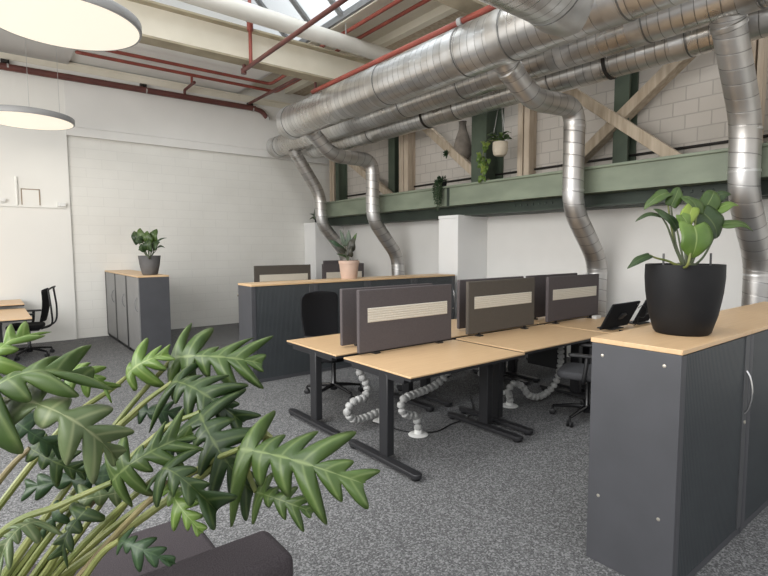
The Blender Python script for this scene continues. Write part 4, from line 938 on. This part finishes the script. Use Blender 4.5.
c = (6.26, 6.46, 2.745)
t = thing('trailing_plant', c, 'dark trailing plant spilling over the green girder above the white pillar', 'plant')
MB().lathe([(0, 0), (.05, 0), (.065, .08), (.058, .08), (.055, .07), (0, .068)], (6.38, 6.46, 2.742), 18).build('pot', 'pot_black', t)
strands(t, (6.38, 6.46, 2.82), 20, .52, 'leaf_dark', 3)
c = (6.5, 10.9, 2.29)
t = thing('pillar_plant', c, 'small dark leafy plant on top of the corner pillar', 'plant')
MB().lathe([(0, 0), (.07, 0), (.09, .12), (.08, .12), (.075, .1), (0, .1)], c, 18).build('pot', 'pot_black', t)
random.seed(5)
for k in range(14):
    a = random.uniform(0, 6.28); p = V((c[0], c[1], c[2] + .11)); q = p + V((.22 * math.cos(a), .16 * math.sin(a), random.uniform(-.05, .12)))
    leaf_mb(p, q, .03, .035, 0, .6).build('leaf', random.choice(['leaf_deep', 'leaf_dark', 'leaf_mid']), t, solid=.001)
for k in range(3):
    p = V((c[0] - .1 + .03 * k, c[1] + .0 + .02 * k, c[2] + .08)); q = p + V((.03, .0, .30 - .05 * k)); leaf_mb(p, q, .01, .03, 0, .9).build('leaf', 'leaf_silver', t, solid=.001)
# grey long vase hung on the wall and a small dark tuft on the brace
t = thing('hanging_vase', (6.85, 6.46, 3.25), 'long grey pouch shaped vase hung beside the wide green column', 'vase')
MB().lathe([(0, 0), (.09, .02), (.16, .12), (.165, .24), (.12, .42), (.075, .55), (.06, .64), (.07, .70), (.055, .70), (.05, .64), (0, .60)], (6.85, 6.46, 3.22), 24).build('body', 'vase_grey', t)
MB().tube([(6.85, 6.46, 3.86), (6.85, 6.46, 4.6)], .006, 6).build('cord', 'wire', t)
random.seed(9)
t = thing('brace_tuft', (6.6, 6.62, 3.34), 'small dark air plant on the diagonal brace left of the vase', 'plant')
for k in range(18):
    d = V((-abs(random.gauss(0, 1)), random.gauss(0, 1), random.gauss(0, 1))).normalized(); p = V((6.66, 6.66, 3.36))
    leaf_mb(p, p + d * .085, .008, .018, 0, .7).build('leaf', 'leaf_dark', t, solid=.001)

# ---------------------------------------------------------------- light
w = bpy.data.worlds.new('overcast_sky'); bpy.context.scene.world = w; w.use_nodes = True
nt = w.node_tree; bg = nt.nodes['Background']
tc = nt.nodes.new('ShaderNodeTexCoord'); sp = nt.nodes.new('ShaderNodeSeparateXYZ'); cr = nt.nodes.new('ShaderNodeValToRGB')
nt.links.new(tc.outputs['Generated'], sp.inputs[0]); nt.links.new(sp.outputs[2], cr.inputs['Fac'])
e = cr.color_ramp.elements; e[0].position = 0; e[0].color = (.62, .60, .56, 1); e[1].position = .35; e[1].color = (.95, .97, 1.0, 1)
nt.links.new(cr.outputs['Color'], bg.inputs['Color']); bg.inputs['Strength'].default_value = 1.15
def area(name, loc, target, sx, sy, power, col):
    l = bpy.data.lights.new(name, 'AREA'); l.shape = 'RECTANGLE'; l.size = sx; l.size_y = sy; l.energy = power; l.color = col
    o = bpy.data.objects.new(name, l); C.objects.link(o); o.location = loc
    o.rotation_euler = (V(target) - V(loc)).to_track_quat('-Z', 'Y').to_euler(); return o
area('roof_daylight', (2.6, 5.0, 7.0), (3.2, 5.2, 0), 3.0, 8.0, 420, (.95, .98, 1))
area('window_daylight', (-3.1, 3.5, 2.9), (3.5, 5.5, 1.4), 8.0, 3.0, 390, (1, .985, .96))
for y in (5.24, 9.47):
    l = bpy.data.lights.new('lamp_light', 'AREA'); l.shape = 'DISK'; l.size = 1.1; l.energy = 10; l.color = (1, .93, .82)
    o = bpy.data.objects.new('lamp_light', l); C.objects.link(o); o.location = (.65, y, 3.59)
sc = bpy.context.scene
sc.view_settings.view_transform = 'Standard'; sc.view_settings.look = 'None'; sc.view_settings.gamma = 1; sc.view_settings.exposure = 0.35
sc.view_settings.use_curve_mapping = False
sc.cycles.use_denoising = True; sc.cycles.max_bounces = 6; sc.cycles.diffuse_bounces = 4; sc.cycles.glossy_bounces = 3
